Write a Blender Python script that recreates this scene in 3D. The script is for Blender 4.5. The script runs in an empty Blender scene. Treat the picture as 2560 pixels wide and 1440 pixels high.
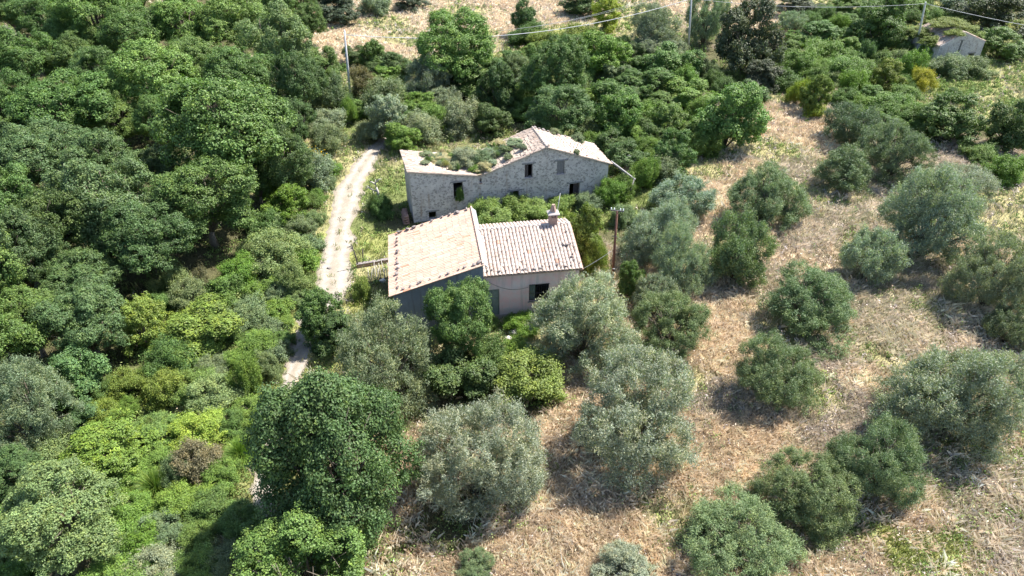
import bpy, bmesh, math, random
import numpy as np
from mathutils import Vector, Matrix

scene = bpy.context.scene
R = math.radians

# ------------------------------------------------------------------ camera, sky, sun, exposure
CAM_H, PITCH, FPX = 33.0, R(35), 1775.0        # metres above ground, degrees below horizon, focal length in photo pixels
cam_d = bpy.data.cameras.new("camera")
cam = bpy.data.objects.new("camera", cam_d)
scene.collection.objects.link(cam)
cam.location = (0, 0, CAM_H)
cam.rotation_euler = (R(90) - PITCH, 0, 0)
cam_d.sensor_width = 36.0
cam_d.lens = 36.0 * FPX / 2560.0
cam_d.clip_start = 0.5
cam_d.clip_end = 5000
scene.camera = cam

SUN_EL = R(56)
SUN_AZ = math.atan2(0.86, 0.50)                # clockwise from +Y
sun_vec = Vector((math.cos(SUN_EL) * math.sin(SUN_AZ), math.cos(SUN_EL) * math.cos(SUN_AZ), math.sin(SUN_EL)))
world = bpy.data.worlds.new("World")
scene.world = world
world.use_nodes = True
wn = world.node_tree
sky = wn.nodes.new("ShaderNodeTexSky")
sky.sky_type = 'NISHITA'
sky.sun_disc = False
sky.sun_elevation = SUN_EL
sky.sun_rotation = SUN_AZ
bg = wn.nodes["Background"]
bg.inputs[1].default_value = 0.10
wn.links.new(sky.outputs[0], bg.inputs[0])
sun_d = bpy.data.lights.new("sun", 'SUN')
sun_d.energy = 4.8
sun_d.angle = R(0.5)
sun_d.color = (1.0, 0.95, 0.87)
sun = bpy.data.objects.new("sun", sun_d)
scene.collection.objects.link(sun)
sun.rotation_euler = sun_vec.to_track_quat('Z', 'Y').to_euler()
sun.location = (40, 40, 80)
scene.view_settings.view_transform = 'Standard'
scene.view_settings.look = 'None'
scene.view_settings.gamma = 1.0
scene.view_settings.exposure = 1.52
scene.cycles.max_bounces = 6
scene.cycles.diffuse_bounces = 3
scene.cycles.glossy_bounces = 2
scene.cycles.transmission_bounces = 3
scene.cycles.transparent_max_bounces = 4

# ------------------------------------------------------------------ reading positions off the photograph's ground plan
_c, _s = math.cos(PITCH), math.sin(PITCH)

def P(x, y, h=0.0):
    """photo pixel -> point of the place at height h"""
    u, v = (x - 1280) / FPX, (y - 720) / FPX
    d = np.array([u, _c - v * _s, -_s - v * _c])
    return np.array([0, 0, CAM_H]) + d * ((CAM_H - h) / -d[2])

def proj(X, Y, Z=0.0):
    h = CAM_H - Z
    z = Y * _c + h * _s
    return 1280 + X / z * FPX, 720 + (h * _c - Y * _s) / z * FPX, FPX / z

def lin(c):
    c = np.asarray(c, float) / 255.0
    return np.where(c <= 0.04045, c / 12.92, ((c + 0.055) / 1.055) ** 2.4)

# ------------------------------------------------------------------ object helpers
def link(o):
    scene.collection.objects.link(o)
    return o

def tag(o, label, cat, group=None, kind=None):
    if label: o['label'] = label
    if cat: o['category'] = cat
    if group: o['group'] = group
    if kind: o['kind'] = kind
    return o

def empty(name, loc, rz=0.0):
    o = bpy.data.objects.new(name, None)
    o.empty_display_size = 0.3
    o.location = loc
    o.rotation_euler = (0, 0, rz)
    return link(o)

def obj(name, mesh, mat=None, parent=None, loc=(0, 0, 0)):
    o = bpy.data.objects.new(name, mesh)
    if mat is not None and not mesh.materials: mesh.materials.append(mat)
    o.location = loc
    o.parent = parent
    return link(o)

def np_mesh(name, V, Fq, smooth=False, attr=None, nside=4):
    """mesh from arrays: V (n,3), Fq (m,nside); attr: per-vertex rgb (n,3) stored as colour 'tint'"""
    me = bpy.data.meshes.new(name)
    V = np.ascontiguousarray(V, np.float32); Fq = np.ascontiguousarray(Fq, np.int32)
    me.vertices.add(len(V)); me.vertices.foreach_set("co", V.ravel())
    me.loops.add(Fq.size); me.loops.foreach_set("vertex_index", Fq.ravel())
    me.polygons.add(len(Fq))
    me.polygons.foreach_set("loop_start", np.arange(0, Fq.size, nside, dtype=np.int32))
    me.polygons.foreach_set("loop_total", np.full(len(Fq), nside, np.int32))
    me.polygons.foreach_set("use_smooth", np.full(len(Fq), bool(smooth)))
    if attr is not None:
        a = me.color_attributes.new("tint", 'FLOAT_COLOR', 'POINT')
        col = np.ones((len(V), 4), np.float32); col[:, :3] = attr
        a.data.foreach_set("color", col.ravel())
    me.update(calc_edges=True)
    return me

class MB:
    """collects shapes, then builds ONE mesh"""
    def __init__(s): s.v, s.f, s.smooth = [], [], []
    def add(s, vs, fs, sm=False):
        b = len(s.v); s.v += [tuple(v) for v in vs]; s.f += [tuple(i + b for i in f) for f in fs]; s.smooth += [sm] * len(fs)
        return s
    def box(s, x0, x1, y0, y1, z0, z1):
        vs = [(x, y, z) for z in (z0, z1) for y in (y0, y1) for x in (x0, x1)]
        return s.add(vs, [(0, 2, 3, 1), (4, 5, 7, 6), (0, 1, 5, 4), (2, 6, 7, 3), (0, 4, 6, 2), (1, 3, 7, 5)])
    def bar(s, a, b, w, t, up=(0, 0, 1)):
        a, b = Vector(a), Vector(b); d = (b - a).normalized(); r = d.cross(Vector(up))
        r = r.normalized() if r.length > 1e-4 else Vector((1, 0, 0)); q = r.cross(d)
        vs = [p + r * (i * w / 2) + q * (j * t / 2) for p in (a, b) for i, j in ((-1, -1), (1, -1), (1, 1), (-1, 1))]
        return s.add(vs, [(3, 2, 1, 0), (4, 5, 6, 7), (0, 1, 5, 4), (1, 2, 6, 5), (2, 3, 7, 6), (3, 0, 4, 7)])
    def tube(s, pts, rad, n=7, cap=True):
        pts = [Vector(p) for p in pts]
        rad = rad if hasattr(rad, '__len__') else [rad] * len(pts)
        vs, fs = [], []
        ref = Vector((0.31, 0.83, 0.46))
        for i, p in enumerate(pts):
            d = (pts[min(i + 1, len(pts) - 1)] - pts[max(i - 1, 0)]).normalized()
            a = d.cross(ref).normalized(); b = d.cross(a)
            for k in range(n):
                t = 2 * math.pi * k / n
                vs.append(p + (a * math.cos(t) + b * math.sin(t)) * rad[i])
        for i in range(len(pts) - 1):
            for k in range(n):
                fs.append((i * n + k, i * n + (k + 1) % n, (i + 1) * n + (k + 1) % n, (i + 1) * n + k))
        s.add(vs, fs, True)
        if cap:
            b = len(s.v) - len(vs)
            s.f += [tuple(b + k for k in range(n))[::-1], tuple(b + (len(pts) - 1) * n + k for k in range(n))]; s.smooth += [False, False]
        return s
    def mesh(s, name):
        me = bpy.data.meshes.new(name); me.from_pydata(s.v, [], s.f)
        me.polygons.foreach_set("use_smooth", s.smooth); me.update(); return me
    def build(s, name, mat, parent=None, loc=(0, 0, 0)): return obj(name, s.mesh(name), mat, parent, loc)

# ------------------------------------------------------------------ materials
def new_mat(name):
    m = bpy.data.materials.new(name); m.use_nodes = True
    nt = m.node_tree; b = nt.nodes["Principled BSDF"]
    return m, nt, b
def N(nt, typ, **kw):
    n = nt.nodes.new(typ)
    for k, v in kw.items():
        if k in ('blend_type', 'data_type', 'operation', 'attribute_name', 'feature', 'noise_dimensions', 'distance', 'vector_type'): setattr(n, k, v)
        else: n.inputs[k].default_value = v
    return n
def mixc(nt, fac, a, b, blend='MIX'):
    n = nt.nodes.new("ShaderNodeMix"); n.data_type = 'RGBA'; n.blend_type = blend
    for s, v in ((0, fac), (6, a), (7, b)):
        if hasattr(v, 'links'): nt.links.new(v, n.inputs[s])
        else: n.inputs[s].default_value = v if s == 0 else (*v[:3], 1)
    return n.outputs[2]
def noise(nt, scale, detail=4, rough=.6, vec=None):
    n = nt.nodes.new("ShaderNodeTexNoise"); n.inputs["Scale"].default_value = scale; n.inputs["Detail"].default_value = detail
    n.inputs["Roughness"].default_value = rough
    if vec is not None: nt.links.new(vec, n.inputs["Vector"])
    return n
def ramp(nt, src, stops):
    n = nt.nodes.new("ShaderNodeValToRGB"); e = n.color_ramp.elements
    while len(e) < len(stops): e.new(0.5)
    for el, (p, c) in zip(e, stops):
        el.position = p; el.color = (*c, 1) if hasattr(c, '__len__') else (c, c, c, 1)
    nt.links.new(src, n.inputs[0]); return n.outputs[0]
def objco(nt):
    return nt.nodes.new("ShaderNodeTexCoord").outputs["Object"]
def bump(nt, b, h, strength=.4, dist=.05):
    n = nt.nodes.new("ShaderNodeBump"); n.inputs["Strength"].default_value = strength; n.inputs["Distance"].default_value = dist
    nt.links.new(h, n.inputs["Height"]); nt.links.new(n.outputs[0], b.inputs["Normal"])

def leaf_material():
    m, nt, b = new_mat("leaf")
    oi = nt.nodes.new("ShaderNodeObjectInfo")
    at = N(nt, "ShaderNodeAttribute", attribute_name="tint")
    base = mixc(nt, 1.0, oi.outputs["Color"], at.outputs["Color"], 'MULTIPLY')
    nt.links.new(base, b.inputs["Base Color"])
    b.inputs["Roughness"].default_value = 0.5
    b.inputs["Specular IOR Level"].default_value = 0.28
    tr = nt.nodes.new("ShaderNodeBsdfTranslucent")
    tc = mixc(nt, 1.0, base, (1.12, 1.38, 0.50), 'MULTIPLY')
    nt.links.new(tc, tr.inputs["Color"])
    mx = nt.nodes.new("ShaderNodeMixShader"); mx.inputs[0].default_value = 0.24
    nt.links.new(b.outputs[0], mx.inputs[1]); nt.links.new(tr.outputs[0], mx.inputs[2])
    nt.links.new(mx.outputs[0], nt.nodes["Material Output"].inputs[0])
    return m
def tint_material(name, rough=.8, transl=.2, spec=.2):
    m, nt, b = new_mat(name)
    at = N(nt, "ShaderNodeAttribute", attribute_name="tint")
    nt.links.new(at.outputs["Color"], b.inputs["Base Color"])
    b.inputs["Roughness"].default_value = rough; b.inputs["Specular IOR Level"].default_value = spec
    if transl:
        tr = nt.nodes.new("ShaderNodeBsdfTranslucent"); nt.links.new(at.outputs["Color"], tr.inputs["Color"])
        mx = nt.nodes.new("ShaderNodeMixShader"); mx.inputs[0].default_value = transl
        nt.links.new(b.outputs[0], mx.inputs[1]); nt.links.new(tr.outputs[0], mx.inputs[2])
        nt.links.new(mx.outputs[0], nt.nodes["Material Output"].inputs[0])
    return m
def noisy(name, c1, c2, scale=4, rough=.85, bs=.3, c3=None, spec=.3):
    m, nt, b = new_mat(name); co = objco(nt)
    n1 = noise(nt, scale, 6, .65, co)
    col = mixc(nt, ramp(nt, n1.outputs[0], [(.35, 0), (.65, 1)]), c1, c2)
    if c3 is not None:
        n2 = noise(nt, scale * 3.7, 4, .6, co)
        col = mixc(nt, ramp(nt, n2.outputs[0], [(.55, 0), (.7, .8)]), col, c3)
    nt.links.new(col, b.inputs["Base Color"]); b.inputs["Roughness"].default_value = rough
    b.inputs["Specular IOR Level"].default_value = spec
    bump(nt, b, n1.outputs[0], bs, .03)
    return m
def stained(name, c1, c2, c3, dirt, base_h):
    m, nt, b = new_mat(name); co = objco(nt)
    n1 = noise(nt, .9, 6, .7, co); n2 = noise(nt, 6, 6, .7, co)
    mp = nt.nodes.new("ShaderNodeMapping"); nt.links.new(co, mp.inputs[0]); mp.inputs["Scale"].default_value = (1.6, 1.6, .14)
    n3 = noise(nt, 1.8, 5, .65, mp.outputs[0])
    col = mixc(nt, ramp(nt, n1.outputs[0], [(.4, 0), (.6, 1)]), c1, c2)
    col = mixc(nt, ramp(nt, n2.outputs[0], [(.55, 0), (.68, .7)]), col, c3)
    col = mixc(nt, ramp(nt, n3.outputs[0], [(.50, 0), (.68, .75)]), col, dirt)
    # damp foot of the wall with an uneven upper edge
    sx = nt.nodes.new("ShaderNodeSeparateXYZ"); nt.links.new(co, sx.inputs[0])
    ad = nt.nodes.new("ShaderNodeMath"); ad.operation = 'MULTIPLY_ADD'; nt.links.new(n1.outputs[0], ad.inputs[0]); ad.inputs[1].default_value = -1.6; nt.links.new(sx.outputs[2], ad.inputs[2])
    col = mixc(nt, ramp(nt, ad.outputs[0], [(0.0, .6), (base_h, 0)]), col, dirt)
    nt.links.new(col, b.inputs["Base Color"]); b.inputs["Roughness"].default_value = .93; b.inputs["Specular IOR Level"].default_value = .15
    bump(nt, b, n2.outputs[0], .25, .02); return m
def rubble_wall(name, plaster, plaster2, stone, stone2, cover):
    m, nt, b = new_mat(name); co = objco(nt)
    mp = nt.nodes.new("ShaderNodeMapping"); nt.links.new(co, mp.inputs[0]); mp.inputs["Scale"].default_value = (1, 1, 1.25)
    dn = noise(nt, 3.0, 3, .6, mp.outputs[0])
    dv = mixc(nt, .30, mp.outputs[0], dn.outputs["Color"])
    vo = nt.nodes.new("ShaderNodeTexVoronoi"); vo.inputs["Scale"].default_value = 5.2; nt.links.new(dv, vo.inputs["Vector"])
    ve = nt.nodes.new("ShaderNodeTexVoronoi"); ve.feature = 'DISTANCE_TO_EDGE'; ve.inputs["Scale"].default_value = 5.2; nt.links.new(dv, ve.inputs["Vector"])
    sx = nt.nodes.new("ShaderNodeSeparateColor"); nt.links.new(vo.outputs["Color"], sx.inputs[0])
    stc = mixc(nt, sx.outputs[0], stone, stone2)
    n1 = noise(nt, 0.9, 6, .7, co); n2 = noise(nt, 7, 5, .7, co); n3 = noise(nt, 26, 3, .6, co)
    plc = mixc(nt, ramp(nt, n1.outputs[0], [(.35, 0), (.65, 1)]), plaster, plaster2)
    plc = mixc(nt, ramp(nt, n2.outputs[0], [(.50, 0), (.66, .75)]), plc, tuple(x * .55 for x in plaster))
    # stones show where the mortar is thin
    vb = nt.nodes.new("ShaderNodeTexVoronoi"); vb.inputs["Scale"].default_value = 2.3; nt.links.new(dv, vb.inputs["Vector"])
    sb = nt.nodes.new("ShaderNodeSeparateColor"); nt.links.new(vb.outputs["Color"], sb.inputs[0])
    stc = mixc(nt, ramp(nt, sb.outputs[0], [(.3, 0), (.8, .6)]), stc, stone)
    edge = ramp(nt, ve.outputs["Distance"], [(.05, 0), (.16, .9)])
    thin = noise(nt, 1.3, 4, .7, co); pa = nt.nodes.new("ShaderNodeMath"); pa.operation = 'MULTIPLY_ADD'
    hf = nt.nodes.new("ShaderNodeMath"); hf.operation = 'MULTIPLY'; hf.inputs[1].default_value = .4; nt.links.new(sx.outputs[1], hf.inputs[0])
    nt.links.new(thin.outputs[0], pa.inputs[0]); pa.inputs[1].default_value = .8; nt.links.new(hf.outputs[0], pa.inputs[2])
    pick = ramp(nt, pa.outputs[0], [(cover + .06, 0), (cover + .12, 1)])
    ms = nt.nodes.new("ShaderNodeMath"); ms.operation = 'MULTIPLY'; nt.links.new(edge, ms.inputs[0]); nt.links.new(pick, ms.inputs[1])
    col = mixc(nt, ms.outputs[0], plc, stc)
    # rusty water stains and grey streaks running down
    mp2 = nt.nodes.new("ShaderNodeMapping"); nt.links.new(co, mp2.inputs[0]); mp2.inputs["Scale"].default_value = (1.3, 1.3, .16)
    n4 = noise(nt, 1.6, 4, .6, mp2.outputs[0])
    col = mixc(nt, ramp(nt, n4.outputs[0], [(.56, 0), (.72, .55)]), col, (.30, .21, .15))
    col = mixc(nt, ramp(nt, n3.outputs[0], [(.3, .25), (.5, 0)]), col, (.12, .12, .12))
    nt.links.new(col, b.inputs["Base Color"]); b.inputs["Roughness"].default_value = .95; b.inputs["Specular IOR Level"].default_value = .1
    hh = nt.nodes.new("ShaderNodeMath"); hh.operation = 'ADD'; nt.links.new(ms.outputs[0], hh.inputs[0]); nt.links.new(n2.outputs[0], hh.inputs[1])
    bump(nt, b, hh.outputs[0], .3, .03)
    return m

M = {}
M['leaf'] = leaf_material()
M['grass'] = tint_material("grass_blades", .75, .25)
M['tile'] = tint_material("clay_tiles", .85, 0, .25)
nt = M['tile'].node_tree; b = nt.nodes["Principled BSDF"]; at = [n for n in nt.nodes if n.type == 'ATTRIBUTE'][0]; co = objco(nt)
n1 = noise(nt, 1.3, 7, .7, co); n2 = noise(nt, 11, 5, .7, co)     # soot, lichen and lime bloom
cc = mixc(nt, ramp(nt, n1.outputs[0], [(.52, 0), (.72, .6)]), at.outputs["Color"], (.20, .17, .14))
cc = mixc(nt, ramp(nt, n2.outputs[0], [(.56, 0), (.68, .55)]), cc, (.17, .15, .13))
nt.links.new(cc, b.inputs["Base Color"])
M['bark'] = noisy("bark", (.10, .08, .06), (.17, .15, .12), 6, .95, .6)
M['pale_bark'] = noisy("dead_wood", (.50, .47, .42), (.34, .31, .28), 8, .9, .4)
M['stone_wall'] = rubble_wall("rubble_wall", (.62, .57, .535), (.46, .42, .40), (.24, .22, .21), (.40, .37, .35), .50)
M['ruin_wall'] = rubble_wall("ruin_wall", (.52, .50, .49), (.42, .40, .40), (.25, .24, .24), (.42, .40, .39), .45)
M['grey_render'] = stained("grey_cement_render", (.17, .20, .245), (.21, .24, .28), (.15, .17, .20), (.12, .13, .15), .5)
M['flashing'] = noisy("cement_flashing", (.25, .26, .28), (.32, .33, .35), 2.5, .8, .15)
M['pink'] = stained("pink_lime_plaster", (.80, .52, .51), (.74, .61, .60), (.68, .60, .59), (.48, .41, .40), .4)
M['plinth'] = noisy("plinth_render", (.38, .33, .31), (.30, .27, .25), 2, .95, .3)
M['green_door'] = noisy("faded_green_paint", (.20, .25, .22), (.27, .31, .28), 5, .7, .2, (.33, .33, .30))
M['dark_wood'] = noisy("dark_boards", (.055, .045, .045), (.10, .085, .085), 9, .85, .4)
M['grey_wood'] = noisy("weathered_boards", (.17, .165, .17), (.25, .24, .24), 9, .9, .4)
M['iron'] = noisy("iron_bars", (.05, .05, .055), (.10, .09, .09), 9, .6, .1)
M['dark_room'] = noisy("dark_interior", (.10, .09, .08), (.16, .14, .13), 3, .95, .3)  # dark mottled tone for the inner floors and the partition
M['rust'] = noisy("rusty_brown_pole", (.085, .04, .028), (.13, .06, .04), 3, .7, .2, (.16, .09, .07))
M['concrete'] = noisy("concrete_pole", (.40, .40, .41), (.52, .52, .52), 3, .85, .15)
M['porcelain'] = noisy("porcelain", (.62, .64, .64), (.72, .74, .74), 3, .3, .0, spec=.5)
M['cable'] = noisy("grey_cable", (.42, .43, .45), (.55, .55, .57), 2, .6, .0)
M['thin_wire'] = noisy("thin_wire", (.26, .27, .29), (.34, .34, .36), 2, .6, .0)
M['brick'] = noisy("weathered_brick", (.26, .16, .13), (.34, .24, .20), 5, .9, .3, (.38, .33, .30))
M['chim_slab'] = noisy("grey_slab", (.33, .29, .28), (.42, .38, .36), 5, .9, .2)
M['rock'] = noisy("grey_stone", (.11, .095, .09), (.27, .24, .23), 5, .95, .5)
M['pale_rock'] = noisy("pale_stone", (.50, .46, .42), (.62, .58, .54), 5, .95, .5)

# ------------------------------------------------------------------ ground cover map
# what grows where, read off the photograph: (px, py, kind)   T dry straw, L grey-lilac weeds, G green, Y yellow green, D litter under trees, S sparse scrubby green-straw
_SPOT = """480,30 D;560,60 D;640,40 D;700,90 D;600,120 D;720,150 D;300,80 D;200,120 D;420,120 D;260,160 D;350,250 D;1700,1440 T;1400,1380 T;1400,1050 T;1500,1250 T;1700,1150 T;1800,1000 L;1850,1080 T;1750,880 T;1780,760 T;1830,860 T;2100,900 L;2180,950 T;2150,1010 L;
2250,850 L;2120,1060 L;2300,780 L;2000,600 L;2050,560 L;1990,660 T;1950,700 L;1760,560 T;1800,480 T;1860,430 T;1760,430 S;2000,430 L;2060,350 T;1960,300 T;1950,380 S;2000,330 T;2450,560 S;2500,480 S;
2540,560 S;2450,1290 S;2510,1190 S;2300,770 S;2160,610 S;1900,440 S;2080,1000 S;1730,950 S;1640,1300 S;2200,900 S;1850,600 S;1960,830 S;2380,540 L;2480,620 T;2300,1300 T;2250,1390 Y;2350,1360 Y;2450,1300 L;2520,1200 L;2540,1380 L;2100,1330 S;2160,1420 T;2480,1150 S;2550,1050 T;2200,780 L;2280,700 L;2140,560 L;
2050,480 S;2380,420 L;2500,380 L;2420,180 G;2500,200 S;2430,215 G;2540,260 G;2360,230 G;2350,180 G;2480,250 S;2400,270 S;2540,220 S;2300,230 S;2330,290 S;2250,470 L;2040,290 T;
1100,60 T;900,90 T;1000,100 S;1150,30 S;1060,30 T;960,60 S;1200,90 S;1250,10 T;820,50 T;860,110 T;960,130 T;1300,90 T;1230,60 T;790,30 T;1010,15 T;1400,40 T;1330,110 Y;1420,90 Y;1560,60 S;1620,30 S;1350,20 T;
1700,20 T;1930,90 T;1950,130 L;1990,110 S;1930,50 T;1900,20 T;2360,50 Y;2400,60 Y;2330,80 Y;2420,90 Y;2180,20 S;2060,20 S;1840,200 G;1700,220 G;1500,330 G;1600,480 G;1560,520 G;
1540,600 D;1525,660 T;1500,700 S;1530,640 L;1620,420 Y;1700,400 S;1640,440 Y;1560,450 Y;1350,540 Y;1250,520 Y;1420,520 Y;1450,560 Y;
910,640 Y;930,600 Y;920,560 G;950,620 Y;900,520 S;940,500 G;925,680 S;950,700 D;880,700 S;1000,560 D;980,480 G;900,760 Y;860,800 S;970,660 S;
790,620 Y;770,700 Y;740,780 Y;720,860 Y;760,560 S;800,500 S;840,400 S;870,380 S;830,450 S;700,900 Y;690,960 Y;650,900 G;620,800 G;
1060,1120 T;1040,1090 T;1020,1180 T;1010,1060 S;1350,1010 D;1000,1400 D;1100,1350 D;1250,1400 T;1150,1330 D;1050,1420 T;1280,830 S;1290,870 S;1180,1010 D;1130,1040 D;1420,970 T;1600,1330 T;
600,1120 Y;620,1200 Y;600,1050 Y;380,1190 Y;450,1200 S;500,1100 Y;300,1150 G;350,1080 G;250,1200 G;400,1320 S;330,1290 S;450,1400 S;550,1370 S;580,1300 D;620,1260 D;540,1420 S;200,1400 G;
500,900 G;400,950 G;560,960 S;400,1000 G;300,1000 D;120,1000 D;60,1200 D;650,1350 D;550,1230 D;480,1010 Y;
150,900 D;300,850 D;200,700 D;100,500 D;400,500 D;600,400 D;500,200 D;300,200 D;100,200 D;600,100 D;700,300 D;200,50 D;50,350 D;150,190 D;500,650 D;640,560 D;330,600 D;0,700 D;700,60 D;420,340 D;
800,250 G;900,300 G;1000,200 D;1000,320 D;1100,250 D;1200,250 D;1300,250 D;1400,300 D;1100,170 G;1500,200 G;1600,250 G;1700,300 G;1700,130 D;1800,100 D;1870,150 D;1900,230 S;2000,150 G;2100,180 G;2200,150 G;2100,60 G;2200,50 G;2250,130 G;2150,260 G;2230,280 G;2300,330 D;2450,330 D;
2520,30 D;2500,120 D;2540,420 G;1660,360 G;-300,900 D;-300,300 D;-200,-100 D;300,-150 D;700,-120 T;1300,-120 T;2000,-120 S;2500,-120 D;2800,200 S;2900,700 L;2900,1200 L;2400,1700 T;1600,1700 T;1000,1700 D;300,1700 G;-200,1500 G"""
_sp, _kind = [], []
for tok in _SPOT.replace("\n", "").split(";"):
    a, k = tok.split(); x, y = a.split(",")
    _sp.append(P(float(x), max(float(y), -150))[:2]); _kind.append("TLGYDS".index(k))
_sp = np.array(_sp); _kind = np.array(_kind)
# ground colour and plant colours per kind (albedo)
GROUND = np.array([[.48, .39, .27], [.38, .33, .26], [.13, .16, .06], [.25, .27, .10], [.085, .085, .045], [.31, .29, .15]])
BLADE = [
    [(.76, .64, .49), (.66, .53, .38), (.80, .70, .56), (.52, .41, .29), (.58, .53, .36)],
    [(.60, .53, .44), (.50, .44, .38), (.66, .56, .42), (.36, .36, .21), (.70, .61, .50)],
    [(.15, .20, .055), (.19, .25, .07), (.13, .18, .05), (.25, .29, .10), (.35, .34, .17)],
    [(.30, .34, .09), (.39, .41, .15), (.23, .28, .08), (.50, .46, .25), (.27, .32, .10)],
    [(.12, .14, .05), (.22, .17, .10), (.09, .12, .04), (.25, .20, .12), (.10, .13, .05)],
    [(.27, .30, .14), (.46, .41, .27), (.20, .25, .11), (.48, .43, .29), (.22, .26, .12)]]
BLADE = np.array(BLADE)
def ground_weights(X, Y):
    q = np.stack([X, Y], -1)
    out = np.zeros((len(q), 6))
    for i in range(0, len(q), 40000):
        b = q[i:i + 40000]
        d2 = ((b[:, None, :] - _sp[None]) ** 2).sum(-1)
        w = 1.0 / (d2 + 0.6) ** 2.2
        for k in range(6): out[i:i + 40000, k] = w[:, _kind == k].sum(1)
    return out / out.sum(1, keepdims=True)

# track: centre (px, py) and width in pixels
TRACK = [(985, 318, 24), (955, 348, 30), (930, 385, 44), (905, 420, 66), (877, 468, 74), (858, 530, 76), (846, 600, 80), (838, 660, 88), (830, 710, 100), (808, 765, 96), (780, 820, 84),
         (757, 870, 72), (742, 915, 60), (718, 970, 50), (700, 1030, 50), (684, 1100, 55), (668, 1180, 60), (652, 1250, 66), (638, 1320, 74), (622, 1440, 80), (600, 1600, 90), (585, 1750, 95)]
_tp = np.array([P(x, y)[:2] for x, y, w in TRACK]); _tw = np.array([.93 * w / proj(*P(x, y)[:2])[2] for x, y, w in TRACK])
_tt = np.linspace(0, len(_tp) - 1, 240)
_tcx = np.interp(_tt, np.arange(len(_tp)), _tp[:, 0]); _tcy = np.interp(_tt, np.arange(len(_tp)), _tp[:, 1]); _tcw = np.interp(_tt, np.arange(len(_tp)), _tw)
for _ in range(12):
    for a in (_tcx, _tcy, _tcw): a[1:-1] = (a[:-2] + a[1:-1] * 2 + a[2:]) / 4
def track_dist(X, Y):
    """distance from the track's middle over its half width"""
    out = np.full(len(X), 9.0)
    near = (X < 0) & (X > -30) & (Y < 90)
    if near.any():
        dx = X[near][:, None] - _tcx[None]; dy = Y[near][:, None] - _tcy[None]
        d = np.sqrt(dx * dx + dy * dy); j = d.argmin(1)
        out[near] = d[np.arange(len(j)), j] / (_tcw[j] / 2)
    return out

FARM_O, FARM_A = P(1035, 557), math.atan2(*(P(1517, 495) - P(1035, 557))[[1, 0]])
COT_A = math.atan2(0.14618732, 0.98925693)
COT_O = np.array([-2.105 - .3 * math.sin(COT_A), 42.425 + .3 * math.cos(COT_A), 0])
def in_rect(X, Y, o, ang, x0, x1, y0, y1):
    ca, sa = math.cos(ang), math.sin(ang); dx, dy = X - o[0], Y - o[1]
    lx, ly = dx * ca + dy * sa, -dx * sa + dy * ca
    return (lx > x0) & (lx < x1) & (ly > y0) & (ly < y1)
def built_over(X, Y):
    return (in_rect(X, Y, FARM_O, FARM_A, -.1, 19.2, -.05, 4.6) | in_rect(X, Y, COT_O, COT_A, -6.6, 0, -.7, 7.5) | in_rect(X, Y, COT_O, COT_A, 0, 7.2, -.05, 5.6))

# ------------------------------------------------------------------ ground sheet
def axis(lo, hi, step, far):
    core = np.arange(lo, hi + step, step); g = [step * 1.6 ** k for k in range(1, 40) if step * 1.6 ** k < far]
    return np.concatenate([[lo - e for e in g][::-1], core, [core[-1] + e for e in g]])
gx = axis(-115, 115, .8, 1400); gy = axis(-10, 175, .8, 1400)
GX, GY = np.meshgrid(gx, gy); X, Y = GX.ravel(), GY.ravel()
rng0 = np.random.default_rng(5)
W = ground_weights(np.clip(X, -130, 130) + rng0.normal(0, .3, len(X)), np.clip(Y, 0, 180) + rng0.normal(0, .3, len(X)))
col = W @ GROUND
nx, ny = len(gx), len(gy)
idx = np.arange(nx * ny).reshape(ny, nx)
Fq = np.stack([idx[:-1, :-1], idx[:-1, 1:], idx[1:, 1:], idx[1:, :-1]], -1).reshape(-1, 4)
gm, nt, b = new_mat("earth")
at = N(nt, "ShaderNodeAttribute", attribute_name="tint"); co = objco(nt)
n1 = noise(nt, .9, 8, .7, co); n2 = noise(nt, 9, 6, .7, co)
gc = mixc(nt, 1.0, at.outputs["Color"], ramp(nt, n1.outputs[0], [(.3, (.62, .62, .62)), (.7, (1.35, 1.3, 1.25))]), 'MULTIPLY')
gc = mixc(nt, 1.0, gc, ramp(nt, n2.outputs[0], [(.35, (.6, .6, .6)), (.65, (1.2, 1.2, 1.2))]), 'MULTIPLY')
nt.links.new(gc, b.inputs["Base Color"]); b.inputs["Roughness"].default_value = 1; b.inputs["Specular IOR Level"].default_value = .05
bump(nt, b, n2.outputs[0], .8, .12)
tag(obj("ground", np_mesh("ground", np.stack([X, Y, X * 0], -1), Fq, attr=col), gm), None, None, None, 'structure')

# ------------------------------------------------------------------ gravel track
nu = 17
TC = []; V = []; tan = np.stack([np.gradient(_tcx), np.gradient(_tcy)], -1); tan /= np.linalg.norm(tan, axis=1)[:, None]
rr = np.random.default_rng(3)
wob = np.convolve(rr.normal(0, 1, 260), np.ones(5) / 5, 'same')[:240] * .45; wob2 = np.convolve(rr.normal(0, 1, 260), np.ones(5) / 5, 'same')[:240] * .45
for i in range(240):
    L = np.array([_tcx[i], _tcy[i]]); nrm = np.array([-tan[i, 1], tan[i, 0]])
    for k in range(nu):
        f = k / (nu - 1) * 2 - 1
        hw = _tcw[i] / 2 + (wob[i] if f < 0 else wob2[i])
        p = L + nrm * f * hw
        z = .035 - .03 * f ** 6 + .03 * math.exp(-(f / .25) ** 2)
        V.append((p[0], p[1], z)); rut = math.exp(-((abs(f) - .45) / .24) ** 2); w_ = .84 + .18 * rut - .22 * max(abs(f) - .75, 0) * 4 * .5
        TC.append((w_, w_ * (1 - .03 * (1 - rut)), w_ * (1 - .12 * (1 - rut))))
idx = np.arange(240 * nu).reshape(240, nu)
Fq = np.stack([idx[:-1, :-1], idx[1:, :-1], idx[1:, 1:], idx[:-1, 1:]], -1).reshape(-1, 4)
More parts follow.
